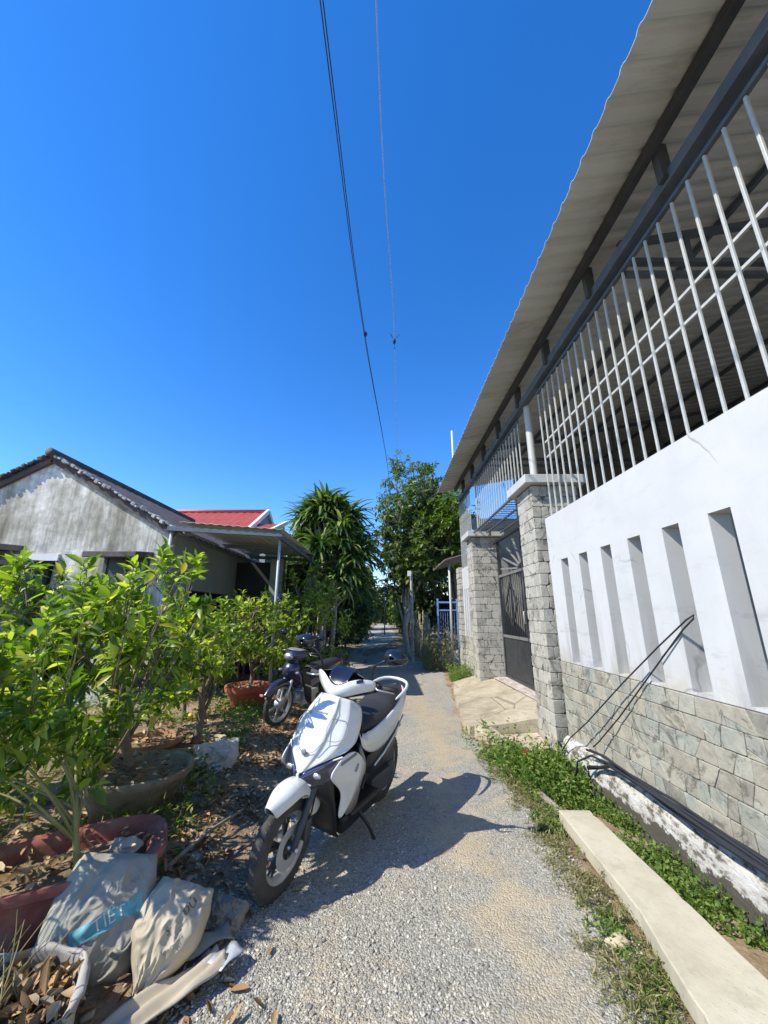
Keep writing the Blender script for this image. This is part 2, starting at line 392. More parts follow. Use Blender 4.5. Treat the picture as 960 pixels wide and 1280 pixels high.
def strap_geo(P, D, L, W, bend, segs=6):
    """long arching leaves: start along D, curve down by bend"""
    n = len(P); D = norm(D); rows = []
    up = np.array([0,0,1.0]); S = norm(np.cross(D, up) + 1e-4)
    p = P.copy(); d = D.copy()
    prof = [.55,.9,1.0,.95,.75,.45,.02]
    for i in range(segs+1):
        w = prof[int(round(i*6/segs))] * W.reshape(-1,1) * .5
        nn = norm(np.cross(S, d))
        rows += [p - S*w + nn*w*.35, p, p + S*w + nn*w*.35]
        p = p + d * (L.reshape(-1,1)/segs); d = norm(d - up * bend.reshape(-1,1)/segs)
    V = np.stack(rows, 1).reshape(-1,3); m = 3*(segs+1); b = (np.arange(n)*m)[:,None]; Q = []
    for i in range(segs):
        Q += [b+[3*i,3*i+1,3*i+4,3*i+3], b+[3*i+1,3*i+2,3*i+5,3*i+4]]
    return V, np.zeros((0,3), np.int32), np.concatenate(Q)
# ================================================================ SETTING: ground, path, hills
def sstep(a, b, x):
    t = min(max((x-a)/(b-a), 0), 1); return t*t*(3-2*t)
def path_l(y): return float(np.interp(y, [-4, 2.5, 4, 6, 10, 13, 60], [-.75, -.85, -1.0, -1.2, -1.35, -1.35, -1.2]))
def path_r(y): return float(np.interp(y, [-4, 2, 4, 6, 9, 12, 15, 60], [1.14, 1.20, 1.26, 1.15, 1.5, 1.75, .98, .9]))
def gz(x, y):
    """ground height"""
    n = mnoise.noise(Vector((x*.9, y*.9, 0)))*.03 + mnoise.noise(Vector((x*4, y*4, 3)))*.008
    z = n * (1 if abs(x) < 30 else 0)
    z += .07 * sstep(path_l(y)+.05, path_l(y)-.5, x) if x < 0 else 0
    if x > 0 and y < 5.6:
        z -= .13 * sstep(1.25, 1.6, x) * sstep(5.4, 4.8, y)
    return z
def axis(a, fine0, fine1, b, step):
    xs = list(np.arange(fine0, fine1 + 1e-6, step)); s = step; x = fine1
    while x < b: s *= 1.35; x = min(x + s, b); xs.append(x)
    s = step; x = fine0; lo = []
    while x > a: s *= 1.35; x = max(x - s, a); lo.append(x)
    return list(reversed(lo)) + xs
xs = axis(-900, -4.5, 2.6, 900, .09); ys = axis(-300, -1, 11, 1500, .09)
mb = MB(); mb.grid([[(x, y, gz(x, y)) for x in xs] for y in ys])
setting(mk('ground', mb, M['soil'], smooth=True))
mb = MB(); rows = []
for y in axis(-6, -1, 11, 120, .07):
    l, r = path_l(y), path_r(y); row = []; m = 44
    jl = mnoise.noise(Vector((0, y*1.7, 9)))*.16; jr = mnoise.noise(Vector((5, y*1.7, 2)))*.13
    for k in range(m+1):
        f = k/m; x = (l+jl)*(1-f) + (r+jr)*f
        e = min(f, 1-f)*(r-l)
        row.append((x, y, gz(x, y) + .012*min(e/.12, 1) - .008))
    rows.append(row)
mb.grid(rows); setting(mk('gravel_path', mb, M['path'], smooth=True))

# ================================================================ stone cladding
def cladding(mb, o, u, v, n, U, V, row_h, lens, seed, depth=.012, gap=.010, split=.0, chamf=(.06,.2)):
    rd = random.Random(seed); o, u, v, n = map(Vector, (o, u, v, n)); k = max(1, round(V/row_h)); rh = V/k
    def stone(poly):
        c = [sum(p[0] for p in poly)/len(poly), sum(p[1] for p in poly)/len(poly)]
        area = abs(sum(poly[i][0]*poly[(i+1) % len(poly)][1] - poly[(i+1) % len(poly)][0]*poly[i][1] for i in range(len(poly)))/2)
        if area < 2e-4: return
        # chamfer the corners
        out = []
        for i, p in enumerate(poly):
            a, b = poly[i-1], poly[(i+1) % len(poly)]
            f = rd.uniform(*chamf)
            out.append((p[0]+(a[0]-p[0])*f, p[1]+(a[1]-p[1])*f)); out.append((p[0]+(b[0]-p[0])*f, p[1]+(b[1]-p[1])*f))
        def inset(q, d):
            r = []
            for p in q:
                dx, dy = c[0]-p[0], c[1]-p[1]; l = math.hypot(dx, dy) or 1
                r.append((p[0]+dx/l*d, p[1]+dy/l*d))
            return r
        h = depth*rd.uniform(.6, 1.3); tx, ty = rd.uniform(-.04, .04), rd.uniform(-.04, .04)
        r0 = inset(out, gap*.5); r1 = inset(out, gap*.5+.0015); r2 = inset(out, gap*.5+.006)
        m = len(out); vs = []
        for ring, hh in ((r0, 0), (r1, h*.7), (r2, h)):
            for p in ring: vs.append(o + u*p[0] + v*p[1] + n*(hh + (p[0]-c[0])*tx*(hh > 0) + (p[1]-c[1])*ty*(hh > 0)))
        fs = [tuple(range(2*m, 3*m))]
        for a in (0, 1):
            for i in range(m): fs.append((a*m+i, a*m+(i+1) % m, (a+1)*m+(i+1) % m, (a+1)*m+i))
        mb.add(vs, fs)
    for r in range(k):
        x = 0; v0, v1 = r*rh, (r+1)*rh
        first = rd.uniform(.35, 1.0)
        while x < U - 1e-6:
            L = rd.uniform(*lens) * first; first = 1
            if U - (x+L) < lens[0]*.5: L = U - x
            j = lambda: rd.uniform(-.012, .012)
            a, b = x, x+L
            lean0, lean1 = (j() if a > 0 else 0), (j() if b < U else 0)
            q = [(a-lean0, v0), (b-lean1, v0), (b+lean1, v1), (a+lean0, v1)]
            if rd.random() < split and L > lens[0]:
                f0, f1 = rd.uniform(.25, .75), rd.uniform(.25, .75)
                p0, p1 = (a+L*f0, v0), (a+L*f1, v1)
                stone([q[0], p0, p1, q[3]])
                if rd.random() < .4:
                    g = rd.uniform(.3, .7); pm = (b + (0), v0+(v1-v0)*g)
                    stone([p0, q[1], (q[1][0]*(1-g)+q[2][0]*g, pm[1])]); stone([p0, (q[1][0]*(1-g)+q[2][0]*g, pm[1]), q[2], p1])
                else: stone([p0, q[1], q[2], p1])
            else: stone(q)
            x += L

def solid_grid(mb, x0, x1, ys, zs, solid):
    """a slab between x0 and x1, cut into y and z cells; solid(j, k) says which are filled"""
    ny, nz = len(ys)-1, len(zs)-1
    S = lambda j, k: 0 <= j < ny and 0 <= k < nz and solid(j, k)
    for j in range(ny):
        for k in range(nz):
            if not S(j, k): continue
            a, b, c, d = ys[j], ys[j+1], zs[k], zs[k+1]
            mb.add([(x0,a,c),(x0,b,c),(x0,b,d),(x0,a,d)], [(0,1,2,3)]); mb.add([(x1,a,c),(x1,b,c),(x1,b,d),(x1,a,d)], [(3,2,1,0)])
            if not S(j-1, k): mb.add([(x0,a,c),(x1,a,c),(x1,a,d),(x0,a,d)], [(0,1,2,3)])
            if not S(j+1, k): mb.add([(x0,b,c),(x1,b,c),(x1,b,d),(x0,b,d)], [(3,2,1,0)])
            if not S(j, k-1): mb.add([(x0,a,c),(x1,a,c),(x1,b,c),(x0,b,c)], [(0,1,2,3)])
            if not S(j, k+1): mb.add([(x0,a,d),(x1,a,d),(x1,b,d),(x0,b,d)], [(3,2,1,0)])

# ================================================================ SLOTTED WALL beside the path
WX = 2.06
bw = thing('boundary_wall', 'white plastered wall with tall narrow slots above a greenish stone base', 'wall', (WX, 1.5, 0))
cuts = [-4.2]; y = 2.34
slots = [(2.34 + .415*k - .165, 2.34 + .415*k) for k in range(-11, 6)]
for a, b in slots: cuts += [a, b]
cuts.append(4.72)
zs = [.985, 1.0, 2.12, 2.68]
mb = MB(); solid_grid(mb, WX, WX+.14, cuts, zs, lambda j, k: not (k == 1 and j % 2 == 1))
mk('slotted_panel', mb, M['white'], bw, bevel=.006)
mb = MB(); mb.box(WX+.001, WX+.14, -4.2, 4.74, .19, .985); core = mk('stone_base', mb, M['grout'], bw)
mb = MB(); cladding(mb, (WX, -1.2, .2), (0,1,0), (0,0,1), (-1,0,0), 5.93, .78, .130, (.20,.36), 3, .007, .007, .92, (.01,.06))
mk('stone_facing', mb, M['clad2'], core)
# rough footing with a ledge
mb = MB(); rows = []; rd = random.Random(4)
for i in range(190):
    y = -3 + i*.041
    n1 = mnoise.noise(Vector((y*3, 0, 0)))*.03 + mnoise.noise(Vector((y*11, 0, 5)))*.02; n2 = mnoise.noise(Vector((y*9, 7, 0)))*.012
    rows.append([(WX+.02, y, .21+n2), (WX-.02, y, .195+n2), (WX-.06+n1, y, .165+n2), (WX-.085+n1*.7, y, .10+n2), (WX-.09+n1*.4, y, .03), (WX-.10+n2, y, -.05), (WX-.10, y, -.12), (WX-.12, y, -.3)])
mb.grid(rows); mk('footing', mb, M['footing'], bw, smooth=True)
# grey mortar kerb beneath the footing
# ---- gate pillars
def pillar(y0, y1, label, seed):
    p = thing('gate_pillar', label, 'pillar', (2.29, (y0+y1)/2, 0), group='stone clad gate pillars')
    x0, x1 = 1.97, 2.61
    mb = MB(); mb.box(x0+.012, x1-.012, y0+.012, y1-.012, -.1, 3.19); c = mk('shaft', mb, M['grout'], p)
    mb = MB()
    cladding(mb, (x0+.012, y0+.004, -.05), (0,1,0), (0,0,1), (-1,0,0), y1-y0-.008, 3.23, .147, (.16,.34), seed, .006, .007, .6, (.02,.16))
    cladding(mb, (x0+.004, y0+.012, -.05), (1,0,0), (0,0,1), (0,-1,0), x1-x0-.008, 3.23, .147, (.16,.36), seed+1, .006, .007, .6, (.02,.16))
    cladding(mb, (x0+.004, y1-.012, -.05), (1,0,0), (0,0,1), (0,1,0), x1-x0-.008, 3.23, .147, (.16,.36), seed+2, .012, .011)
    mk('stone_facing', mb, M['clad'], c)
    mb = MB(); mb.box(x0-.10, x1+.08, y0-.10, y1+.10, 3.19, 3.31); mk('cap', mb, M['cap'], p, bevel=.008)
    return p
pillar(4.86, 5.42, 'stone clad gate pillar next to the slotted white wall, pale cap carrying a round post', 11)
pillar(8.42, 8.98, 'stone clad gate pillar on the far side of the black gate', 31)
# ---- second short wall beyond the gate
w2 = thing('boundary_wall', 'short white slotted wall beyond the gate, ending in a stone pier', 'wall', (WX, 9.6, 0))
ys2 = [8.99, 9.13, 9.23, 9.36, 9.46, 9.59, 9.69, 9.82, 9.92, 10.1]
mb = MB(); solid_grid(mb, WX+.0, WX+.14, ys2, [.985, 1.0, 2.12, 2.66], lambda j, k: not (k == 1 and j % 2 == 1)); mk('slotted_panel', mb, M['white'], w2, bevel=.006)
mb = MB(); mb.box(WX+.001, WX+.14, 8.985, 10.1, -.1, .985); c2 = mk('stone_base', mb, M['grout'], w2)
mb = MB(); cladding(mb, (WX, 8.99, -.05), (0,1,0), (0,0,1), (-1,0,0), 1.1, 1.03, .147, (.16,.34), 51, .012, .011, .3); mk('stone_facing', mb, M['clad'], c2)
mb = MB(); mb.box(1.99, 2.4, 10.11, 10.5, -.1, 2.72); c3 = mk('end_pier', mb, M['grout'], w2)
mb = MB(); cladding(mb, (1.99, 10.11, -.05), (0,1,0), (0,0,1), (-1,0,0), .39, 2.76, .147, (.16,.3), 53, .012, .011); cladding(mb, (1.99, 10.11, -.05), (1,0,0), (0,0,1), (0,-1,0), .4, 2.76, .147, (.16,.3), 54, .012, .011)
mk('stone_facing', mb, M['clad'], c3)

# ---- steel bar screens
def screen(name, label, y0, y1, zb, post=None, mids=(), step=.147, x=WX+.07):
    s = thing(name, label, 'railing', (x, (y0+y1)/2, zb), group='steel bar screens under the shed roof')
    n = int((y1-y0)/step)
    for i in range(n+1):
        y = y0 + (y1-y0)*i/n
        mb = MB(); mb.box(x-.009, x+.009, y-.009, y+.009, zb, 4.447); mk('bar', mb, M['bars'], s, bevel=.003)
    mb = MB(); mb.box(x-.016, x+.016, y0-.03, y1+.03, 4.449, 4.482); mk('top_rail', mb, M['steel'], s)
    for z in mids:
        mb = MB(); mb.box(x+.0095, x+.030, y0, y1-.02, z-.011, z+.011); mk('mid_rail', mb, M['bars'], s)
    return s
screen('bar_screen', 'long row of upright bars with two mid rails, standing on the slotted white wall', -2.95, 4.66, 2.682, mids=(3.71, 3.50))
s2 = screen('bar_screen', 'row of upright bars above the gate and its trellis', 5.5, 8.36, 3.285)
screen('bar_screen', 'farthest row of upright bars, on the short wall beyond the gate', 9.05, 10.35, 2.662, step=.125)
# round post on the pillar cap
po = thing('steel_post', 'round pale steel post standing on the cap of the gate pillar', 'post', (2.16, 5.14, 3.31))
mb = MB(); mb.tube([(2.16,5.14,3.312),(2.16,5.14,4.53)], .052, 16); mk('tube', mb, M['bars'], po, smooth=True, auto=40)
mb = MB(); mb.box(2.08,2.24,5.06,5.22,3.311,3.322); mk('base_plate', mb, M['bars'], po)
mb = MB(); mb.box(2.13,2.16,8.44,8.47,3.312,4.55); tag(mk('steel_post', mb, M['bars']), 'thin square steel post standing on the farther gate pillar', 'post')
# trellis shelf above the gate
tr = thing('trellis_shelf', 'flat grid of thin steel bars bridging the two gate pillars', 'trellis', (2.3, 6.9, 3.26))
mb = MB(); mb.box(1.99,2.02,5.55,8.30,3.25,3.28); mb.box(2.58,2.61,5.55,8.30,3.25,3.28); mb.box(2.28,2.31,5.55,8.30,3.25,3.28); mk('frame', mb, M['steel'], tr)
mb = MB()
for i in range(20):
    y = 5.6 + i*.14; mb.box(2.021,2.579,y-.008,y+.008,3.2825,3.299)
mk('cross_bars', mb, M['steel'], tr)
# ---- gate
g = thing('gate', 'tall black steel gate with solid lower panel, bars and sunray top', 'gate', (2.55, 6.9, .26))
gx = 2.5
mb = MB()
mb.box(gx,gx+.05,5.43,5.49,.27,3.1); mb.box(gx,gx+.05,8.34,8.40,.27,3.1); mb.box(gx,gx+.05,5.49,8.34,.27,.33); mb.box(gx,gx+.05,5.49,8.34,3.04,3.1); mb.box(gx,gx+.05,6.885,6.935,.33,3.04)
mk('frame', mb, M['gate'], g)
mb = MB()
for i in range(38):
    y = 5.495+i*.0745
    if abs(y-6.87) < .06: continue
    mb.box(gx+.015,gx+.03+(i % 2)*.006,y,y+.07,.332,1.05)
mk('lower_panel', mb, M['gate'], g)
mb = MB(); mb.box(gx-.005,gx+.055,5.49,6.884,1.052,1.10); mb.box(gx-.005,gx+.055,6.936,8.34,1.052,1.10); mb.box(gx-.005,gx+.055,5.49,6.884,2.27,2.32); mb.box(gx-.005,gx+.055,6.936,8.34,2.27,2.32); mk('cross_rail', mb, simple('worn rail paint', (.16,.16,.155), .5), g)
mb = MB()
for i in range(27):
    y = 5.55+i*.104
    if abs(y-6.91) > .05: mb.tube([(gx+.025,y,1.1),(gx+.025,y,2.27)], .009, 6)
mk('bars', mb, M['gate'], g, smooth=True)
mb = MB()
for cy in (6.2, 7.65):
    for k in range(4):
        a = math.pi/2*k; b = a+math.pi/2
        mb.bar((gx-.004,cy+math.cos(a)*.33,1.7+math.sin(a)*.42),(gx-.004,cy+math.cos(b)*.33,1.7+math.sin(b)*.42),.02,.03)
mk('diamond', mb, M['gate'], g)
mb = MB()
for k in range(9):
    a = math.pi*(k+.5)/9
    mb.bar((gx+.02,6.91+math.cos(a)*.28,2.33+math.sin(a)*.1),(gx+.02,6.91+math.cos(a)*1.3,2.33+math.sin(a)*.66),.03,.03)
mk('sunray_panel', mb, simple('worn rail paint', (.20,.20,.19), .5), g)
mb = MB(); mb.tube([(gx-.03,6.86,1.35),(gx-.06,6.86,1.35),(gx-.06,6.86,1.55),(gx-.03,6.86,1.55)], .01, 8); mk('handle', mb, M['bars'], g, smooth=True)
# ---- ramp to the gate
rp = thing('concrete_ramp', 'worn beige concrete ramp leading up to the black gate, broken near corner', 'ramp', (1.8, 7, 0))
mb = MB(); rows = []
N = 30
for i in range(N+1):
    f = i/N; y = 5.42 + f*3.55
    xl = float(np.interp(y, [5.42,5.7,6.6,7.8,8.97], [1.12,1.08,1.2,1.34,1.5])) + mnoise.noise(Vector((y*4,0,1)))*.03
    xr = 2.68 if y < 8.40 else 1.965
    row = [(xl-.03, y, -.15)]
    for k in range(13):
        q = k/12; x = xl*(1-q)+xr*q
        z = .11 + .15*sstep(0,1,(x-1.1)/1.5) - .06*f*(1-q) + mnoise.noise(Vector((x*2.5,y*2.5,4)))*.012
        row.append((x, y+.06*mnoise.noise(Vector((x*5,0,0)))*(1 if i == 0 else 0), z))
    row.append((xr, y, -.15)); rows.append(row)
mb.grid(rows); mb.f.append(tuple(range(len(rows[0])))); mk('top_slab', mb, M['concrete'], rp, smooth=True, auto=30)
mb = MB(); mb.prism([(1.36,5.405,-.15),(1.955,5.405,-.15),(1.955,5.405,.055),(1.36,5.405,.02)],(0,5.405,0),(0,4.90,-.045)); mk('lower_slab', mb, M['concrete'], rp, bevel=.015)
mb = MB(); mb.prism([(1.13,5.40,-.1),(1.34,5.40,-.1),(1.34,5.40,.15),(1.15,5.40,.13)],(0,5.4,0),(.16,4.98,-.07)); mk('edge_kerb', mb, M['concrete'], rp, bevel=.02)
t = NT('mosaic chips'); cc = t.voronoi(16, out=1); c = t.ramp(t.sep(cc)[0], [(0,(.34,.20,.16)),(.3,(.50,.46,.40)),(.55,(.40,.31,.27)),(.75,(.55,.53,.50)),(.9,(.30,.30,.36))]); t.color(c).rough(.7)
mb = MB(); mb.prism([(2.30,5.5,.259),(2.60,5.5,.272),(2.60,8.38,.272),(2.24,8.38,.251)],(0,0,0),(0,0,.006)); mk('mosaic_threshold', mb, t.m, rp)
mb = MB(); mb.box(1.52,1.64,4.83,4.925,-.06,.03); tag(mk('brick', mb, M['terracotta'], bevel=.006), 'broken orange brick end under the cracked ramp slab', 'brick')
# ---- yard floor behind the wall
mb = MB(); mb.box(2.69,12,-5,16,-.3,.235); setting(mk('yard_pavement', mb, M['floor']))

# ================================================================ SHED ROOF over the yard
sh = thing('open_shed', 'open sided metal shed with corrugated roof overhanging the wall', 'shed', (5, 3, 0))
def rz(x): return 4.82 + .19*(x-1.5)
prof = []; y = -4.6
while y < 10.2:
    for dy, dz in ((0,.002),(.035,0),(.075,0),(.10,.006),(.12,.024),(.135,.028),(.15,.024)): prof.append((y+dy, dz))
    y += .168
mb = MB(); mb.grid([[(x, y, rz(x)+dz+.012*mnoise.noise(Vector((y*.8,x,0)))) for (y, dz) in prof] for x in (1.5, 1.75, 2.1, 3, 4.5, 6, 8.6)])
mk('roof_sheet', mb, M['sheet'], sh, solid=.004)
mb = MB(); mb.box(1.96,2.02,-4.5,10.1,rz(1.98)-.10,rz(1.98)-.012); mk('eave_purlin', mb, M['darksteel'], sh)
mb = MB(); mb.box(2.06,2.16,-4.5,10.1,4.53,4.63); mk('wall_beam', mb, M['steel'], sh)
mb = MB()
for i in range(13):
    y = -3.2+i*1.05; mb = MB(); mb.box(2.021,2.06,y-.03,y+.03,4.56,rz(2.04)-.015); mb.box(2.061,2.11,y-.02,y+.02,4.632,rz(2.07)-.02); mk('bracket', mb, M['darksteel'], sh)
for x in (3.2, 4.6, 6.0, 7.6):
    mb = MB(); mb.box(x-.02,x+.02,-4.5,10.1,rz(x)-.07,rz(x)-.012); mk('purlin', mb, M['steel'], sh)
for y in (-1.5, 2.75, 7.3):
    mb = MB(); mb.bar((2.165,y,4.60),(8.4,y,4.60),.05,.05); mb.bar((2.165,y,4.46),(8.4,y,4.46),.05,.04); mb.bar((2.17,y,rz(2.17)-.15),(8.4,y,rz(8.4)-.15),.05,.06)
    for k in range(6): mb.bar((2.8+k,y,4.62),(2.8+k,y,rz(2.8+k)-.17),.04,.04)
    mk('truss', mb, M['steel'], sh)
for y in (-1.5, 2.75, 7.3):
    mb = MB(); mb.tube([(8.2,y,.235),(8.2,y,rz(8.2)-.15)], .05, 10); mk('post', mb, M['steel'], sh, smooth=True)
mb = MB(); mb.box(8.45,8.6,-4.5,10.1,.235,rz(8.45)-.03); mk('back_wall', mb, M['greywall'], sh)
mk('gate_backdrop', MB().box(4.6,4.75,5.2,10.1,.24,3.4), M['shadewall'], sh)  # added wall, its dark colour standing in for shade behind the gate
mk('room_front', MB().box(4.76,8.4,5.2,5.35,.24,3.4), M['greywall'], sh)
mk('end_wall', MB().box(2.45,3.69,10.12,10.27,.235,4.05), M['greywall'], sh)
mb = MB(); mb.prism([(3.7,10.12,.235),(8.6,10.12,.235),(8.6,10.12,rz(8.6)-.03),(3.7,10.12,rz(3.7)-.03)],(0,10.12,0),(0,10.27,0)); mk('end_wall', mb, M['greywall'], sh)

# ================================================================ LEFT: old house with gable and porch
h = thing('old_house', 'old house with weathered grey gable wall and dark tiled roof', 'house', (-6.45, 9.5, 0))
HY, HX, AX, AZ, EZ = 6.9, -3.95, -6.42, 4.40, 2.98
LX = 2*AX - HX
mb = MB(); mb.prism([(LX,HY,-.2),(HX,HY,-.2),(HX,HY,EZ),(AX,HY,AZ),(LX,HY,EZ)],(0,HY,0),(0,HY+.2,0)); mk('gable_wall', mb, M['render'], h)
# side wall with a strip window and a doorway
mb = MB(); solid_grid(mb, HX-.16, HX-.002, [HY+.201, 7.5, 8.5, 9.2, 9.9, 12.3], [-.2, .2, 1.75, 1.98, 2.2, EZ], lambda j, k: not (j in (1,2,3) and k in (1,2))); mk('side_wall', mb, M['palewall'], h)
mb = MB(); mb.box(HX-.5,HX-.3,7.2,12.2,-.1,2.6); mk('dark_interior', mb, M['dark'], h)  # near-black slab paints the unlit room behind the opening
mb = MB(); mb.box(LX,HX-.17,12.31,12.5,-.2,EZ); mk('rear_wall', mb, M['render'], h)
def roof_rows(sx):
    rows = []; sl = (AZ-EZ)/(HX-AX)
    for i in range(25):
        f = i/24; d = f*(HX-AX+.22); row = []
        for k in range(90):
            y = HY-.12+k*.0635
            row.append((AX+sx*d, y, AZ+.10-sl*d + .018*math.sin(k*math.pi/2.0) + .012*((i*6 % 6)/6)))
        rows.append(row)
    return rows
for sx in (1, -1):
    mb = MB(); mb.grid(roof_rows(sx)); mk('roof', mb, M['oldtile'], h, solid=.02)
rd = random.Random(8)
for sx in (1, -1):
    mb = MB(); n = 31
    for i in range(n):
        a, b = i/n, (i+1)/n-.006; sl = (AZ-EZ); w = (HX-AX+.2)
        j = rd.uniform(-.012,.015)
        mb.bar((AX+sx*w*a, HY-.06+rd.uniform(-.02,.02), AZ+.105-sl*a*1.08+j), (AX+sx*w*b, HY-.06+rd.uniform(-.02,.02), AZ+.105-sl*b*1.08+j), .16+rd.uniform(-.03,.03), .05+rd.uniform(-.025,.03))
    mk('verge_tiles', mb, M['oldwood'] if sx > 0 else M['oldtile'], h, bevel=.012)
    mb = MB(); mb.bar((AX, HY-.035, AZ+.005),(AX+sx*(HX-AX+.1), HY-.035, EZ+.005-.06),.06,.11); mk('barge_board', mb, M['oldtile'], h)
mb = MB(); mb.tube([(AX, HY-.16, AZ+.12),(AX, 12.4, AZ+.12)], .09, 10); mk('ridge', mb, M['oldtile'], h, smooth=True)
mb = MB(); mb.box(HX-.02,HX+.24,HY+.02,HY+.24,EZ-.04,EZ+.10); mb.box(HX+.0,HX+.2,HY+.25,12.4,EZ-.02,EZ+.06); mk('eave_fascia', mb, M['palewall'], h)
# gable awnings and windows
aw = mk('window_awning', MB().prism([(-5.12,HY-.002,2.50),(-4.20,HY-.002,2.50),(-4.20,HY-.002,2.60),(-5.12,HY-.002,2.60)],(0,HY,0),(0,HY-.5,-.06)), M['oldtile'], h, bevel=.012)
mk('window', MB().box(-5.0,-4.3,HY-.03,HY-.003,1.25,2.49), M['teal'], h)
w = mk('window_frame', MB().box(-5.05,-4.99,HY-.05,HY-.001,1.2,2.49).box(-4.31,-4.25,HY-.05,HY-.001,1.2,2.49).box(-4.67,-4.63,HY-.05,HY-.031,1.25,2.49), M['teal'], h)
mk('door_awning', MB().prism([(-7.6,HY-.002,2.35),(-5.92,HY-.002,2.35),(-5.92,HY-.002,2.43),(-7.6,HY-.002,2.43)],(0,HY,0),(0,HY-.6,-.05)), M['dark'], h)
mk('door_awning_top', MB().prism([(-8.2,HY-.002,2.62),(-6.62,HY-.002,2.62),(-6.62,HY-.002,2.72),(-8.2,HY-.002,2.72)],(0,HY,0),(0,HY-.7,-.06)), M['rust'], h)
mk('doorway', MB().box(-7.5,-5.98,HY-.02,HY-.003,.0,2.34), M['dark'], h)  # flat panel, painted near-black for the unlit depth of the doorway
mk('shutter', MB().box(-6.35,-6.02,HY-.34,HY-.03,.1,2.28).box(-6.75,-6.4,HY-.05,HY-.025,.1,2.28), M['teal'], h)
mk('lintel', MB().box(-6.7,-5.9,HY-.05,HY-.003,2.44,2.56), M['whitetrim'], h)
# ---- porch
pc = thing('porch', 'flat metal porch roof on thin posts beside the old house', 'porch', (-2.9, 8.5, 0))
mb = MB(); rows = []
for x in np.linspace(-3.72, -1.83, 24):
    rows.append([(x, yy, 3.12 - .075*(x+3.72) + .02*((len(rows)) % 2)) for yy in (6.72, 8, 9, 10.3)])
mb.grid(rows); mk('roof_sheet', mb, M['sheet'], pc, solid=.006)
mb = MB(); mb.bar((-3.95,6.78,3.02),(-1.84,6.78,2.90),.05,.08); mb.bar((-3.95,8.5,3.02),(-1.8,8.5,2.89),.05,.08); mb.bar((-3.95,10.2,3.02),(-1.8,10.2,2.89),.05,.08); mb.bar((-1.9,6.81,2.86),(-1.9,10.17,2.86),.05,.07); mk('roof_frame', mb, M['steel'], pc)
for y in (6.95, 10.0):
    mk('post', MB().tube([(-1.93,y,0),(-1.93,y,2.83)], .026, 10), M['postgrey'], pc, smooth=True)
mk('downpipe', MB().tube([(-3.9,HY-.06,0),(-3.9,HY-.06,3.0)], .03, 10), M['postgrey'], h, smooth=True)
mk('column', MB().box(-2.95,-2.62,9.9,10.16,0,2.9), M['palewall'], pc, bevel=.01)
mk('shade_backing', MB().box(-3.94,-2.96,10.22,10.3,0,2.85).box(-2.6,-1.85,10.22,10.3,0,2.8), M['dark'], pc)  # near-black sheets added to block light and darken the porch
ch = thing('plastic_chair', 'red plastic chair under the porch roof', 'chair', (-3.05, 9.3, .05))
mk('seat', MB().box(-3.28,-2.86,9.08,9.5,.47,.51), M['redtile'], ch, bevel=.01)
mk('backrest', MB().box(-3.28,-2.86,9.46,9.5,.512,1.08), simple('red plastic', (.55,.09,.03), .5), ch, bevel=.02)
for x in (-3.26,-2.9):
    for y in (9.1, 9.46): mk('leg', MB().box(x-.02,x+.02,y-.02,y+.02,.05,.468), M['redtile'], ch)
# ---- red roofed house behind
h2 = thing('tiled_house', 'house with bright red tiled roof and white verges behind the porch', 'house', (-6, 16, 0))
def tiled(mb, xa, xb, ya, za, yb, zb, n=14, per=.30):
    """a slope from eave (ya, za) up to ridge (yb, zb), with stepped courses and rolls"""
    rows = []; m = int((xb-xa)/per*6)
    for i in range(n):
        for e in (0, 1):
            f = (i+e*.999)/n; lift = .035*(1-e)
            rows.append([(xa+(xb-xa)*k/m, ya+(yb-ya)*f, za+(zb-za)*f + lift + .028*abs(math.sin(math.pi*k/6))) for k in range(m+1)])
    mb.grid(rows)
RX = -4.72
mb = MB(); tiled(mb, -10.5, RX-.05, 12.9, 4.25, 15.0, 5.50); mk('roof', mb, M['redtile'], h2)
mb = MB(); tiled(mb, -10.5, RX-.05, 17.1, 4.25, 15.0, 5.50); mk('roof', mb, M['redtile'], h2)
mb = MB(); tiled(mb, -8.5, -3.78, 11.9, 3.95, 14.2, 4.82, 11); mk('porch_roof', mb, M['redtile'], h2)
mb = MB(); mb.bar((RX,12.85,4.30),(RX,15.0,5.58),.10,.16); mb.bar((RX,17.1,4.30),(RX,15.0,5.58),.10,.16); mk('verge', mb, M['whitetrim'], h2)
mk('verge', MB().bar((-3.74,11.85,4.0),(-3.74,14.2,4.90),.10,.14), M['whitetrim'], h2)
mk('ridge', MB().tube([(-10.5,15,5.57),(RX-.05,15,5.57)], .08, 10), M['redtile'], h2, smooth=True)
mk('gable_wall', MB().prism([(RX-.06,13.0,0),(RX-.06,17.0,0),(RX-.06,17.0,4.28),(RX-.06,15,5.45),(RX-.06,13.0,4.28)],(RX-.06,0,0),(RX-.26,0,0)), M['greywall'], h2)
mk('front_wall', MB().box(-10.5,-4.99,13.05,13.2,0,4.2), M['palewall'], h2)
mk('porch_gable', MB().prism([(-3.80,12.1,0),(-3.80,14.2,0),(-3.80,14.2,4.75),(-3.80,12.1,3.95)],(-3.80,0,0),(-3.98,0,0)), M['greywall'], h2)
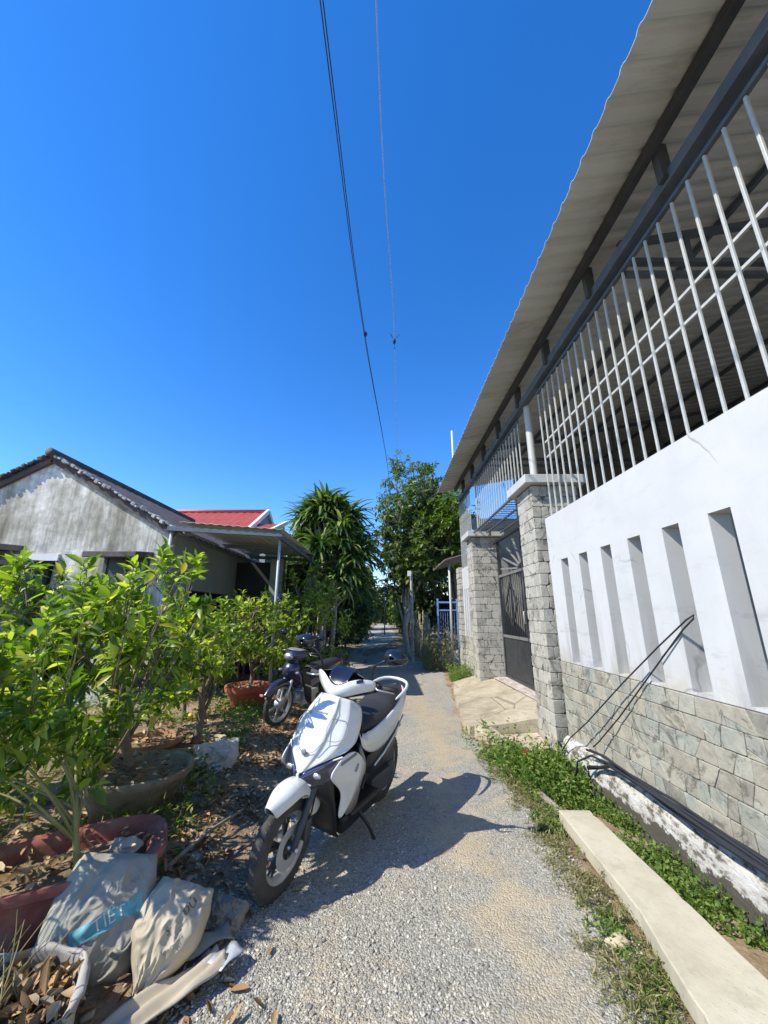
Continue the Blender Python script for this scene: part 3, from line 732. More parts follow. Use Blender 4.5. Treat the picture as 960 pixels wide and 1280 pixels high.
# ================================================================ PLANTS
def bez(a, b, bow, n=5, rd=random):
    a, b = Vector(a), Vector(b); m = (a+b)/2 + Vector(bow)
    return [a*(1-t)**2 + m*2*t*(1-t) + b*t*t for t in [i/(n-1) for i in range(n)]]
def grow(base, fork, center, radii, n_limbs, n_tips, seed, tr=.03, inner=.35, twig=.004, low=-1.0, sprigs=0, spread=.17):
    """branches from a trunk to tips spread through an uneven crown; returns branch mesh, tips, tip directions"""
    rd = random.Random(seed); g = rng(seed); mb = MB()
    base, fork, center = Vector(base), Vector(fork), Vector(center)
    bow = Vector((rd.uniform(-.2,.2), rd.uniform(-.2,.2), 0))*(fork-base).length
    tk = bez(base - Vector((0,0,.04)), fork, bow, 7); mb.tube(tk, [tr*(1.25-.5*i/6) for i in range(7)], 8)
    limbs = []
    for i in range(n_limbs):
        a = 2*math.pi*(i+rd.uniform(-.3,.3))/n_limbs; e = rd.uniform(-.25, 1.0)
        d = Vector((math.cos(a)*math.cos(e)*radii[0], math.sin(a)*math.cos(e)*radii[1], math.sin(e)*radii[2]))*rd.uniform(.5,.8)
        end = center + d
        pts = bez(tk[rd.choice((3,4,5,6,6))], end, (rd.uniform(-.15,.15)*radii[0], rd.uniform(-.15,.15)*radii[1], rd.uniform(-.05,.2)*radii[2]), 7)
        mb.tube(pts, [max(tr*.55*(1-.75*k/6), twig) for k in range(7)], 6); limbs += [(p, max(tr*.5*(1-.75*k/6), twig)) for k, p in enumerate(pts) if k >= 2]
    LP = np.array([tuple(p) for p, _ in limbs])
    # clumps make the outline uneven
    nc = max(6, n_tips//14); tips = []
    cd = norm(g.normal(size=(nc,3))); cr = g.uniform(inner, 1.0, nc)**.6
    cen = np.array(center) + cd*cr[:,None]*np.array(radii)
    ck = g.integers(0, nc, n_tips)
    P = cen[ck] + g.normal(size=(n_tips,3))*np.array(radii)*spread
    if sprigs:
        a = g.uniform(0, 2*math.pi, sprigs); q = g.uniform(.1, .8, sprigs)
        SP = np.array(center) + np.stack([np.cos(a)*q*radii[0], np.sin(a)*q*radii[1], radii[2]*g.uniform(.95,1.4,sprigs)], 1)
        P = np.concatenate([P] + [SP + np.array([0,0,-h]) + g.normal(size=(sprigs,3))*.015 for h in (0,.06,.13,.2)])
    P = P[P[:,2] > center.z + low*radii[2]]
    D = []
    for p in P:
        k = int(np.argmin(((LP-p)**2).sum(1) + g.uniform(0,.05))); q = Vector(LP[k]); pv = Vector(p)
        pts = bez(q, pv, (rd.uniform(-.04,.04), rd.uniform(-.04,.04), -.08*(pv-q).length), 4)
        mb.tube(pts, [limbs[k][1]*.55+.001, twig, twig*.8, twig*.5], 4, cap=False)
        D.append(tuple((pts[-1]-pts[-2]).normalized()))
    return mb, P, np.array(D)
def rosettes(P, D, k, L, W, seed, spread=.9, along=.12, up=.35, droop=.2, rich=True, nrm_up=1.0, fold=.18):
    g = rng(seed+77); n = len(P); P2 = np.repeat(P, k, 0); D2 = np.repeat(D, k, 0)
    f = g.uniform(0, 1, n*k)[:,None]
    base = P2 - D2*f*along
    r = norm(g.normal(size=(n*k,3))); side = norm(r - D2*(r*D2).sum(1, keepdims=True))
    dirs = norm(D2*(1-f)*.8 + side*spread + np.array([0,0,up])*g.uniform(.2,1.2,(n*k,1)))
    N = np.array([0,0,nrm_up]) + g.normal(size=(n*k,3))*.45
    sc = g.uniform(.4, 1.25, n*k)
    return leaves_geo(base, dirs, N, L*sc, W*sc*g.uniform(.8,1.2,n*k), droop, fold, rich)

def plant(name, label, cat, base, fork, center, radii, limbs, tips, k, L, W, mat, seed, tr=.03, bark='bark', group=None, rich=True, low=-1.0, along=.12, inner=.35, crown='crown', up=.35, droop=.2, trunk='trunk', sprigs=0, spread=.17):
    t = thing(name, label, cat, base, group=group)
    mb, P, D = grow(base, fork, center, radii, limbs, tips, seed, tr, inner, low=low, sprigs=sprigs, spread=spread, twig=min(.004, tr*.14) if tr < .06 else tr*.1)
    mk(trunk, mb, M[bark], t, smooth=True, recalc=False)
    V, T, Q = rosettes(P, D, k, L, W, seed, along=along, rich=rich, up=up, droop=droop)
    mk_np(crown, V, T, Q, M[mat], t)
    return t
GP = 'potted apricot plants along the path'
AP = 'apricot_plant'
def mai(label, *a, **k):
    k.setdefault('spread', .135); return plant(AP, label, 'potted plant', *a, group=GP, **k)
# nearest, standing in the faded red pot
mai('leafy plant with a thin green stem growing in the faded red pot', (-1.46,2.24,.27), (-1.52,2.17,.66), (-1.90,2.16,.80), (.52,.62,.60), 11, 215, 8, .098, .036, 'mai', 101, tr=.014, bark='greenstem', low=-.85, sprigs=4, spread=.13)
mai('tall spreading plant with grey branches rooted in the mossy cement bowl', (-1.95,3.45,.2), (-2.05,3.35,.72), (-2.22,3.38,1.27), (.90,.72,.58), 12, 400, 7, .122, .046, 'mai2', 102, tr=.032, sprigs=8, spread=.14)
mai('tall open plant standing between the faded red pot and the cement bowl', (-1.80,2.85,.05), (-1.72,2.75,.75), (-1.44,2.52,1.46), (.35,.34,.38), 7, 74, 7, .118, .043, 'mai2', 114, tr=.018, sprigs=3)
mai('plant with a dark trunk growing from the beige cement planter', (-2.02,4.48,.14), (-2.0,4.5,.74), (-2.0,4.72,1.18), (.50,.5,.42), 8, 160, 8, .10, .04, 'mai2', 103, tr=.04, sprigs=3)
mai('rounded bush growing in the orange terracotta pot behind the dark motorbike', (-2.22,6.75,.33), (-2.22,6.75,.72), (-2.1,6.75,1.2), (.85,.7,.52), 9, 300, 8, .10, .042, 'mai2', 104, tr=.03, sprigs=4)
mai('wide yellow-green bush beyond the dark motorbike, below the drooping-leaf tree', (-1.75,8.6,.05), (-1.75,8.6,.5), (-1.50,8.5,1.2), (1.0,.8,1.05), 9, 460, 8, .105, .045, 'mai2', 105, tr=.03, sprigs=4)
mai('bush of big pale leaves in front of the dark doorway of the old house', (-3.2,3.3,.05), (-3.2,3.3,.6), (-3.2,3.2,1.12), (.8,.65,.66), 9, 200, 8, .125, .05, 'mai2', 106, tr=.03, sprigs=6)
mai('bush between the cement bowl plant and the gable wall', (-3.1,4.9,.05), (-3.1,4.9,.6), (-3.05,4.8,1.08), (.9,.65,.66), 9, 200, 7, .11, .045, 'mai', 107, tr=.03, sprigs=4)
mai('bush in front of the porch, behind the beige planter', (-2.85,6.0,.05), (-2.85,6.0,.6), (-2.8,5.9,1.0), (.75,.65,.56), 9, 200, 8, .105, .043, 'mai', 108, tr=.03, sprigs=3)
mai('low leafy plant at the picture edge behind the faded red pot', (-2.5,2.45,.05), (-2.5,2.45,.4), (-2.5,2.55,.80), (.65,.5,.62), 9, 220, 8, .11, .043, 'mai', 109, tr=.02, bark='greenstem')
mai('bright bush at the foot of the porch post', (-2.45,7.9,.05), (-2.45,7.9,.5), (-2.45,7.8,1.05), (.75,.6,.7), 8, 260, 8, .10, .042, 'mai2', 110, tr=.03, sprigs=3)
mai('sparse plant leaning over the open sack of dead leaves', (-1.80,1.50,.05), (-1.76,1.45,.55), (-1.92,1.36,.80), (.40,.36,.40), 7, 55, 8, .10, .036, 'mai', 112, tr=.012, bark='greenstem')
mai('small plant in the plain brown clay pot', (-2.35,4.25,.16), (-2.35,4.25,.45), (-2.35,4.2,.72), (.35,.32,.28), 6, 60, 7, .09, .036, 'mai2', 113, tr=.014)

# ---------------- drooping strap-leaf tree
def strap_tree():
    t = thing('dracaena_tree', 'dracaena tree with a tall dome of drooping dark strap leaves', 'tree', (-1.72,11.2,0))
    g = rng(5); mb = MB(); heads = []
    c = np.array([-1.68,11.2,2.3])
    for i in range(42):
        lay = [0,.35,.7,1.0,1.3,1.47][i % 6] + g.uniform(-.12,.12); a = g.uniform(0, 2*math.pi)
        rr = 1.25*math.cos(lay*.98)*g.uniform(.75,1.0)
        heads.append((c[0]+math.cos(a)*rr, c[1]+math.sin(a)*rr*.9, 2.45 + 2.3*math.sin(min(lay,1.5)) + g.uniform(-.15,.15)))
    for k, (x0, y0) in enumerate(((-1.72,11.2),(-1.55,11.3),(-1.85,11.1),(-1.68,11.05))):
        mb.tube(bez((x0,y0,-.05),(x0+g.uniform(-.3,.3),y0+g.uniform(-.2,.2),3.4),(g.uniform(-.2,.2),0,0),6),[.07,.065,.06,.05,.045,.04],8)
    for hd in heads: mb.tube(bez((-1.68+g.uniform(-.15,.15),11.2,max(1.4,hd[2]-1.6)),hd,(0,0,-.1),5),[.04,.035,.03,.025,.02],6)
    mk('trunk', mb, M['palebark'], t, smooth=True, recalc=False)
    P, D = [], []
    for hd in heads:
        for k in range(54):
            z = g.uniform(-.35,1.0); a = g.uniform(0,2*math.pi); q = math.sqrt(max(0,1-z*z*.8))
            out = np.array([hd[0]-c[0], hd[1]-c[1], 0])*.35
            P.append((hd[0]+math.cos(a)*.02, hd[1]+math.sin(a)*.02, hd[2]+g.uniform(-.28,.05))); D.append((math.cos(a)*q+out[0], math.sin(a)*q+out[1], z))
    P, D = np.array(P), np.array(D); n = len(P)
    V, T, Q = strap_geo(P, D, g.uniform(.60,.95,n), g.uniform(.08,.12,n), g.uniform(.8,1.9,n))
    mk_np('crown', V, T, Q, M['drac'], t)
strap_tree()

# ---------------- trees
def tree(label, base, h, center, radii, limbs, tips, k, L, W, mat, seed, tr=.12, bark='bark', name='tree', group=None, inner=.45, low=-1):
    b = (base[0], base[1], -.05)
    return plant(name, label, 'tree', b, (base[0]+.05, base[1], h), center, radii, limbs, tips, k, L, W, mat, seed, tr=tr, bark=bark, rich=False, along=L*1.6, inner=inner, group=group, up=-.05, droop=.35, low=low)
tree('broad dark-leaved mango tree with a pale trunk beside the bamboo fence', (.95,15.0), 2.0, (1.35,15.4,4.45), (1.7,1.6,2.5), 16, 1500, 12, .21, .10, 'tree', 201, tr=.10, bark='palebark', inner=.3)
tree('bright green leafy tree touching the end of the metal roof', (2.7,15.2), 2.6, (2.55,14.9,4.9), (1.15,1.2,1.6), 10, 560, 12, .18, .09, 'treelight', 202, tr=.10)
tree('thin feathery tree top rising behind the mango tree', (1.3,19.5), 4.5, (1.45,19.5,8.2), (1.9,1.5,1.7), 12, 260, 11, .24, .07, 'treelight', 203, tr=.10, inner=.2)
G = 'trees and shrubs lining the far alley'
tree('dense dark tree just beyond the dracaena, shading the alley', (-2.1,14.2), 1.1, (-1.85,14.4,2.5), (1.15,1.9,2.5), 14, 900, 12, .17, .08, 'hedge', 204, tr=.08, group=G, inner=.25)
tree('added tree hidden behind the dracaena, keeping sun off the alley path', (-2.5,13.6), 1.2, (-2.35,13.6,3.0), (.8,1.5,1.9), 12, 620, 12, .17, .09, 'hedge', 215, tr=.08, group=G, inner=.25)  # hidden tree added to block the sun and shade the path
tree('second dark tree along the alley, taller and narrower', (-2.2,18.2), 1.2, (-1.85,18.2,2.9), (1.1,2.4,2.9), 14, 900, 12, .19, .09, 'hedge', 205, tr=.08, group=G, inner=.25)
tree('yellow-green shrub tree where the alley narrows', (-2.1,23.5), 1.0, (-1.8,23.5,2.5), (1.15,2.8,2.6), 12, 800, 12, .22, .11, 'tree', 206, tr=.08, group=G, inner=.25)
tree('third dark tree on the shaded side of the alley', (-2.2,30), 1.0, (-1.9,30,2.6), (1.2,3.6,2.8), 12, 800, 12, .26, .13, 'hedge', 214, tr=.08, group=G, inner=.25)
tree('bright sunlit shrub beside the pale trunk down the alley', (1.25,20.0), .6, (1.45,20.0,1.3), (.75,1.2,1.2), 9, 430, 12, .16, .09, 'treelight', 207, tr=.06, group=G)
tree('rounded shrub farther down the alley opposite the dark trees', (1.7,25.5), .8, (1.6,25.5,1.8), (1.0,3.0,1.9), 9, 520, 12, .22, .11, 'tree', 208, tr=.06, group=G)
tree('distant tree closing the end of the alley', (-2.6,42), 1.5, (-2.4,42,2.6), (2.0,4,2.8), 10, 600, 12, .34, .18, 'tree', 209, tr=.15, group=G)
tree('low distant tree seen through the gap at the alley end', (2.6,40), 1.5, (2.5,40,2.2), (1.7,5,2.3), 10, 600, 12, .34, .18, 'treelight', 210, tr=.15, group=G)
tree('large tree behind the porch and the red roofed house', (-4.6,21), 2.0, (-4.8,21,3.0), (2.4,2,2.3), 12, 700, 12, .26, .13, 'tree', 211, tr=.15)
tree('dark tree behind the blue gate', (3.4,17.5), 1.4, (3.1,17.5,2.6), (1.8,1.5,2.4), 12, 800, 12, .22, .11, 'hedge', 212, tr=.1)
tree('dark shrub closing the view straight down the alley', (.3,60), 1.5, (.4,60,3.0), (3.2,2,2.8), 10, 800, 12, .42, .24, 'hedge', 213, tr=.15, group=G)
# far woods as one mass and a low hill
g = rng(60); n = 9000
P = np.stack([g.uniform(-60,60,n), g.uniform(66,84,n), g.uniform(0,1,n)**1.3*6], 1)
P[:,2] *= .55 + .45*np.sin(P[:,0]*.5+np.sin(P[:,0]*.17)*3)**2
V, T, Q = leaves_geo(P, norm(g.normal(size=(n,3))), np.array([0,0,1.0])+g.normal(size=(n,3))*.6, g.uniform(.8,1.6,n), g.uniform(.5,.9,n), .2, .1, False)
stuff(mk_np('far_woods', V, T, Q, M['tree']), 'far-off green woods beyond the end of the alley', 'woods')
mb = MB(); mb.grid([[(x, 700+r*60, max(-2, (38+26*mnoise.noise(Vector((x*.006,3,0))))*math.sin(min(r/5,1)*math.pi/2)*math.exp(-((x+60)/330)**2) + (r > 0)*4*mnoise.noise(Vector((x*.03,r,1))))) for x in range(-800,801,25)] for r in range(6)])
setting(mk('hills', mb, simple('wooded hill', (.05,.085,.05), .95, .3, .02), smooth=True))

# ================================================================ WEEDS, GRAVEL, LITTER
def scatter(n, seed, xr, yr, dens, off=0.0):
    g = rng(seed); out = []
    while len(out) < n:
        x, y = g.uniform(*xr), g.uniform(*yr)
        if g.uniform() < dens(x, y): out.append((x, y, gz(x, y)+off))
    return np.array(out)
def weeds(name, label, pts, seed, hmin, hmax, L, W, k, mat, parent=None):
    g = rng(seed); n = len(pts)
    h = g.uniform(hmin, hmax, n); top = pts + np.stack([g.normal(0,.35,n)*h, g.normal(0,.35,n)*h, h], 1)
    D = norm(top-pts)
    V, T, Q = rosettes(top, D, k, L, W, seed, along=float(hmax)*.8, rich=False, up=.3, droop=.25)
    S = np.cross(D, [0.3,1,0]); S = norm(S)*.0016; m = len(V)
    SV = np.stack([pts-S, pts+S, top], 1).reshape(-1,3); ST = np.arange(n*3).reshape(-1,3)+m
    return mk_np(name, np.concatenate([V, SV]), np.concatenate([T, ST]), Q, M[mat], parent)
nz = lambda x, y, s=2.3, o=0: mnoise.noise(Vector((x*s, y*s, o)))
def slabx(y): return float(np.interp(y, [0.6,1.77,3.29], [1.08,1.148,1.29]))
p = scatter(2500, 71, (1.2,2.03), (1.1,5.0), lambda x,y: (1.0 if x > 1.5 else .35)*(nz(x,y,2.6) > -.12)*(.55+.45*(y > 2.6)) if not (slabx(y)-.02 < x < 1.54 and y < 3.32) else 0)
stuff(weeds('ditch_weeds', '', p, 1, .02, .12, .030, .017, 8, 'weed'), 'green weeds filling the ditch along the white wall', 'weeds')
p = scatter(480, 72, (.95,2.0), (3.9,5.35), lambda x,y: (1.0 if x > 1.35 else .5 if x > 1.1 else .12)*(nz(x,y,3,4) > -.25)*(1 if not (x > 1.3 and y > 4.95) else .1))
stuff(weeds('tall_weeds', '', p, 2, .08, .27, .048, .028, 9, 'weed'), 'taller leafy weeds in front of the concrete ramp', 'weeds')
p = scatter(1700, 73, (.70,1.5), (1.1,4.9), lambda x,y: max(0,.95-abs(x-(slabx(y)-.09))*4.2)*(nz(x,y,2.8,8) > -.15))
stuff(weeds('verge_grass', '', p, 3, .010, .06, .034, .006, 7, 'dryweed'), 'sparse dusty grass along the path edge by the concrete slab', 'grass')
p = scatter(1100, 74, (.75,1.5), (1.1,5.0), lambda x,y: max(0,.9-abs(x-(slabx(y)-.05))*5)*(nz(x,y,2.8,18) > .0))
stuff(weeds('verge_weeds', '', p, 4, .008, .04, .020, .012, 6, 'weed'), 'small green weeds creeping out between slab and gravel', 'weeds')
p = scatter(420, 75, (1.55,2.05), (8.95,10.0), lambda x,y: 1.0)
stuff(weeds('corner_weeds', '', p, 5, .08, .42, .05, .022, 8, 'weed'), 'tuft of weeds at the foot of the farther pillar', 'weeds')
p = scatter(2600, 76, (-5.5,-1.15), (.2,8.5), lambda x,y: (nz(x,y,1.4,30) > .02)*(1 if x < path_l(y)-.45 else .12))
stuff(weeds('undergrowth', '', p, 6, .03, .18, .05, .028, 7, 'weed'), 'patchy undergrowth on the soil between the pots', 'undergrowth')
p = scatter(900, 77, (-3.2,-1.3), (.4,4.6), lambda x,y: (nz(x,y,1.8,40) > .1))
stuff(weeds('dry_grass', '', p, 7, .03, .16, .07, .008, 7, 'dryweed'), 'dry straw-like grass between the plant pots', 'grass')
# bushy weed by the bamboo fence
p = np.array([(1.55+random.Random(i).uniform(-.38,.38), 11.6+random.Random(i+900).uniform(-.6,.6), 0) for i in range(420)])
wb = weeds('fence_bush', '', p, 8, .3, 1.35, .09, .022, 12, 'dryweed'); tag(wb, 'feathery olive bush growing in front of the bamboo fence', 'bush')

def stones_geo(P, S, seed):
    g = rng(seed); n = len(P)
    ph = (1+5**.5)/2
    ico = norm(np.array([(-1,ph,0),(1,ph,0),(-1,-ph,0),(1,-ph,0),(0,-1,ph),(0,1,ph),(0,-1,-ph),(0,1,-ph),(ph,0,-1),(ph,0,1),(-ph,0,-1),(-ph,0,1)]))
    F = np.array([(0,11,5),(0,5,1),(0,1,7),(0,7,10),(0,10,11),(1,5,9),(5,11,4),(11,10,2),(10,7,6),(7,1,8),(3,9,4),(3,4,2),(3,2,6),(3,6,8),(3,8,9),(4,9,5),(2,4,11),(6,2,10),(8,6,7),(9,8,1)])
    V = ico[None]*g.uniform(.62,1.2,(n,12,1)); V = V*g.uniform([.7,.5,.28],[1.15,.95,.5],(n,1,3))
    a = g.uniform(0,2*math.pi,n); c, s = np.cos(a)[:,None], np.sin(a)[:,None]
    X = V[...,0]*c - V[...,1]*s; Y = V[...,0]*s + V[...,1]*c
    tl = g.normal(0,.35,(n,1)); Z = V[...,2] + X*tl
    V = np.stack([X,Y,Z],-1)*S[:,None,None] + P[:,None,:]
    return V.reshape(-1,3), (F[None] + (np.arange(n)*12)[:,None,None]).reshape(-1,3)
g = rng(90); n = 52000; u = g.uniform(0,1,n); a, b = 1.15, 8.0
yy = (a**-1 + u*(b**-1-a**-1))**-1
xx = np.array([path_l(y) for y in yy])*1.12 + g.uniform(0,1,n)*(np.array([path_r(y) for y in yy])-np.array([path_l(y) for y in yy])*1.12)
keep = np.array([mnoise.noise(Vector((x*1.1,y*.8,2)))*.9 + .62 - (.75*sstep(.25,.6,x)*sstep(1.25,.9,x)) for x, y in zip(xx, yy)]) > g.uniform(0,1,n)
xx, yy = xx[keep], yy[keep]; zz = np.array([gz(x,y) for x, y in zip(xx,yy)])
sz = np.exp(g.normal(math.log(.0062),.45,len(xx))).clip(.003,.014)
V, T = stones_geo(np.stack([xx,yy,zz+.003+sz*.12],1), sz, 91)
stuff(mk_np('loose_gravel', V, T, None, M['stone'], smooth=False), 'loose grey gravel scattered over the path', 'gravel')
# a few larger stones and clods on the soil
g = rng(95); n = 900; xx = g.uniform(-2.6,-.7,n); yy = g.uniform(1.2,6.5,n); sz = np.exp(g.normal(math.log(.016),.5,n)).clip(.006,.06)
V, T = stones_geo(np.stack([xx,yy,np.array([gz(x,y) for x,y in zip(xx,yy)])+sz*.15],1), sz, 96)
stuff(mk_np('soil_clods', V, T, None, simple('clod', (.30,.25,.19), .95, .4, 20, .3), smooth=False), 'clods and stones on the bare soil beside the path', 'rubble')
# dead leaves
g = rng(97); n = 9000; xx = np.concatenate([g.normal(-1.3,.36,n//2), g.uniform(-3.4,-.75,n-n//2)]); yy = .5+7.0*g.uniform(0,1,n)**1.25
kp = np.array([nz(x,y,1.6,50) for x,y in zip(xx,yy)]) + g.uniform(-.3,.45,n) > 0; xx, yy = xx[kp], yy[kp]; n = len(xx)
P = np.stack([xx,yy,np.array([gz(x,y) for x,y in zip(xx,yy)])+g.uniform(.004,.022,n)],1); D = g.normal(size=(n,3))*[1,1,.22]
V, T, Q = leaves_geo(P, D, np.array([0,0,1.0])+g.normal(size=(n,3))*.5, g.uniform(.03,.085,n), g.uniform(.014,.034,n), -.2, .35, True)
stuff(mk_np('dead_leaves', V, T, Q, M['litter']), 'brown dead leaves littering the soil under the plants', 'leaf litter')
# ================================================================ MOTORBIKES (local axes: x = bike's own left, y = rearwards from the front axle, z = up)
M['bikewhite'] = simple('white gloss paint', (.62,.63,.63), .3, .06, 3, coat=.8)
M['bikegrey'] = simple('matt silver plastic', (.20,.20,.195), .45, .15, 8)
M['bikeblue'] = simple('dark blue gloss paint', (.020,.022,.060), .25, .15, 4, coat=.8)
M['glossblack'] = simple('gloss black', (.010,.012,.018), .15, .2, 6, coat=.5)
M['lens'] = simple('dark headlight lens', (.012,.016,.034), .08, .3, 12, coat=1.0)
M['chrome'] = simple('bare alloy', (.50,.50,.50), .35, .12, 20, metal=.8)
M['rim'] = simple('grey rim', (.42,.42,.41), .45, .15, 14, metal=.3)
M['seat'] = simple('seat vinyl', (.022,.022,.024), .6, .2, 30, .2)
M['mirror'] = simple('mirror glass', (.5,.52,.55), .05, .02, 3, metal=1)
M['seam'] = simple('panel seam', (.27,.28,.29), .6, .1, 5)
def lerp(a, b, f): return tuple(a[k]*(1-f)+b[k]*f for k in range(3))
def sym(mb, rows):
    return mb.grid([[(-x,y,z) for x,y,z in reversed(r)] [:-1 if abs(r[0][0]) < 1e-6 else None] + list(r) for r in rows])
def side(mb, rows, s=1): return mb.grid([[(s*x,y,z) for x,y,z in r] for r in rows])
def crease(o, m, cols, val):
    """sharpen the lines that run along some columns of a grid with m columns"""
    me = o.data; a = me.attributes.get('crease_edge') or me.attributes.new('crease_edge', 'FLOAT', 'EDGE')
    for e in me.edges:
        c0, c1 = e.vertices[0] % m, e.vertices[1] % m
        if c0 == c1 and c0 in cols: a.data[e.index].value = val
def crease_rows(o, m, rows, val):
    me = o.data; a = me.attributes.get('crease_edge') or me.attributes.new('crease_edge', 'FLOAT', 'EDGE')
    for e in me.edges:
        r0, r1 = e.vertices[0] // m, e.vertices[1] // m
        if r0 == r1 and r0 in rows: a.data[e.index].value = val
def wheel(parent, yc, zc, ro, w, kind, ns=5):
    wh = bpy.data.objects.new('wheel', None); COL.objects.link(wh); wh.parent = parent; wh.empty_display_size = .05
    mb = MB(); prof = []
    ri = ro-.085 if kind == 'cast' else ro-.06
    for k in range(15):
        a = math.pi*(k/14); prof.append((ri + (ro-ri)*math.sin(a)**.7, -w*math.cos(a)*(.5 if 0 < k < 14 else .42)))
    mb.lathe(prof, (0,yc,zc), 'x', 56)
    mk('tyre', mb, M['rubber'], wh, smooth=True, local=True)
    mb = MB()   # tread grooves as thin raised blocks
    for k in range(44):
        a = 2*math.pi*k/44
        for s in (-1, 1):
            p = lambda r, x, da: (x, yc+math.cos(a+da)*r, zc+math.sin(a+da)*r)
            mb.add([p(ro+.001,s*.004,0),p(ro-.004,s*w*.33,.05),p(ro-.004,s*w*.33,.085),p(ro+.001,s*.004,.035),p(ro-.012,s*.004,0),p(ro-.016,s*w*.33,.05),p(ro-.016,s*w*.33,.085),p(ro-.012,s*.004,.035)],
                   [(0,1,2,3),(0,4,5,1),(1,5,6,2),(2,6,7,3),(3,7,4,0)])
    mk('tread', mb, M['rubber'], wh, local=True)
    mb = MB(); b = w*.36
    mb.lathe([(ri-.002,-b),(ri+.006,-b-.004),(ri+.008,-b),(ri-.012,-b+.012),(ri-.020,-.008),(ri-.020,.008),(ri-.012,b-.012),(ri+.008,b),(ri+.006,b+.004),(ri-.002,b),(ri-.016,b-.008),(ri-.028,.0),(ri-.016,-b+.008),(ri-.002,-b)], (0,yc,zc), 'x', 56)
    mk('rim', mb, M['rim'] if kind == 'cast' else M['chrome'], wh, smooth=True, local=True, auto=40)
    mb = MB(); mb.lathe([(0,-.045),(.028,-.045),(.03,-.03),(.05,-.025),(.05,.025),(.03,.03),(.028,.045),(0,.045)] if kind == 'cast' else [(0,-.06),(.05,-.055),(.065,-.04),(.065,.04),(.05,.055),(0,.06)], (0,yc,zc), 'x', 24)
    mk('hub', mb, M['darksteel'] if kind == 'cast' else M['rim'], wh, smooth=True, local=True, auto=40)
    mb = MB()
    if kind == 'cast':
        for k in range(ns):
            a = 2*math.pi*k/ns+.3
            for da in (-.16, .16):
                mb.bar((.0,yc+math.cos(a)*.04,zc+math.sin(a)*.04),(.0,yc+math.cos(a+da)*(ri-.018),zc+math.sin(a+da)*(ri-.018)),.022,.016,up=(1,0,0))
        mk('spokes', mb, M['darksteel'], wh, local=True, bevel=.004)
    else:
        for k in range(6):
            a = 2*math.pi*k/6+.2
            mb.bar((.0,yc+math.cos(a)*.05,zc+math.sin(a)*.05),(.0,yc+math.cos(a+.1)*(ri-.015),zc+math.sin(a+.1)*(ri-.015)),.026,.018,up=(1,0,0))
        mk('spokes', mb, M['rim'], wh, local=True, bevel=.004)
    return wh
def mirror(parent, s, base, mid, head, white=False):
    st = mk('mirror_stalk', MB().tube([(s*base[0],base[1],base[2]),(s*mid[0],mid[1],mid[2]),(s*(head[0]-.06),head[1],head[2]-.03),(s*(head[0]-.03),head[1],head[2]-.01)], [.010,.008,.0075,.008], 8), M['black'], parent, smooth=True, local=True, sub=1)
    mb = MB(); rows = []
    for j in range(9):
        t = j/8; r = math.sin(math.pi*min(t*.5+.02, .5))**.6 if t < 1 else 1
        rows.append([(s*(head[0]+.03+.088*r*math.cos(a)*(1+.12*math.cos(a))), head[1]-.045+.06*t, head[2]+.015+.050*r*math.sin(a)*(1-.18*math.cos(a))) for a in [2*math.pi*k/20 for k in range(20)]])
    mb.grid(rows, closed=True); h = mk('mirror_housing', mb, M['glossblack'], parent, smooth=True, local=True, solid=.004)
    mb = MB(); mb.v = [(s*(head[0]+.03), head[1]+.010, head[2]+.015)] + [(s*(head[0]+.03+.083*math.cos(a)*(1+.12*math.cos(a))), head[1]+.010, head[2]+.015+.046*math.sin(a)*(1-.18*math.cos(a))) for a in [2*math.pi*k/20 for k in range(20)]]
    mb.f = [(0,1+k,1+(k+1) % 20) for k in range(20)]; mk('glass', mb, M['mirror'], h, local=True)

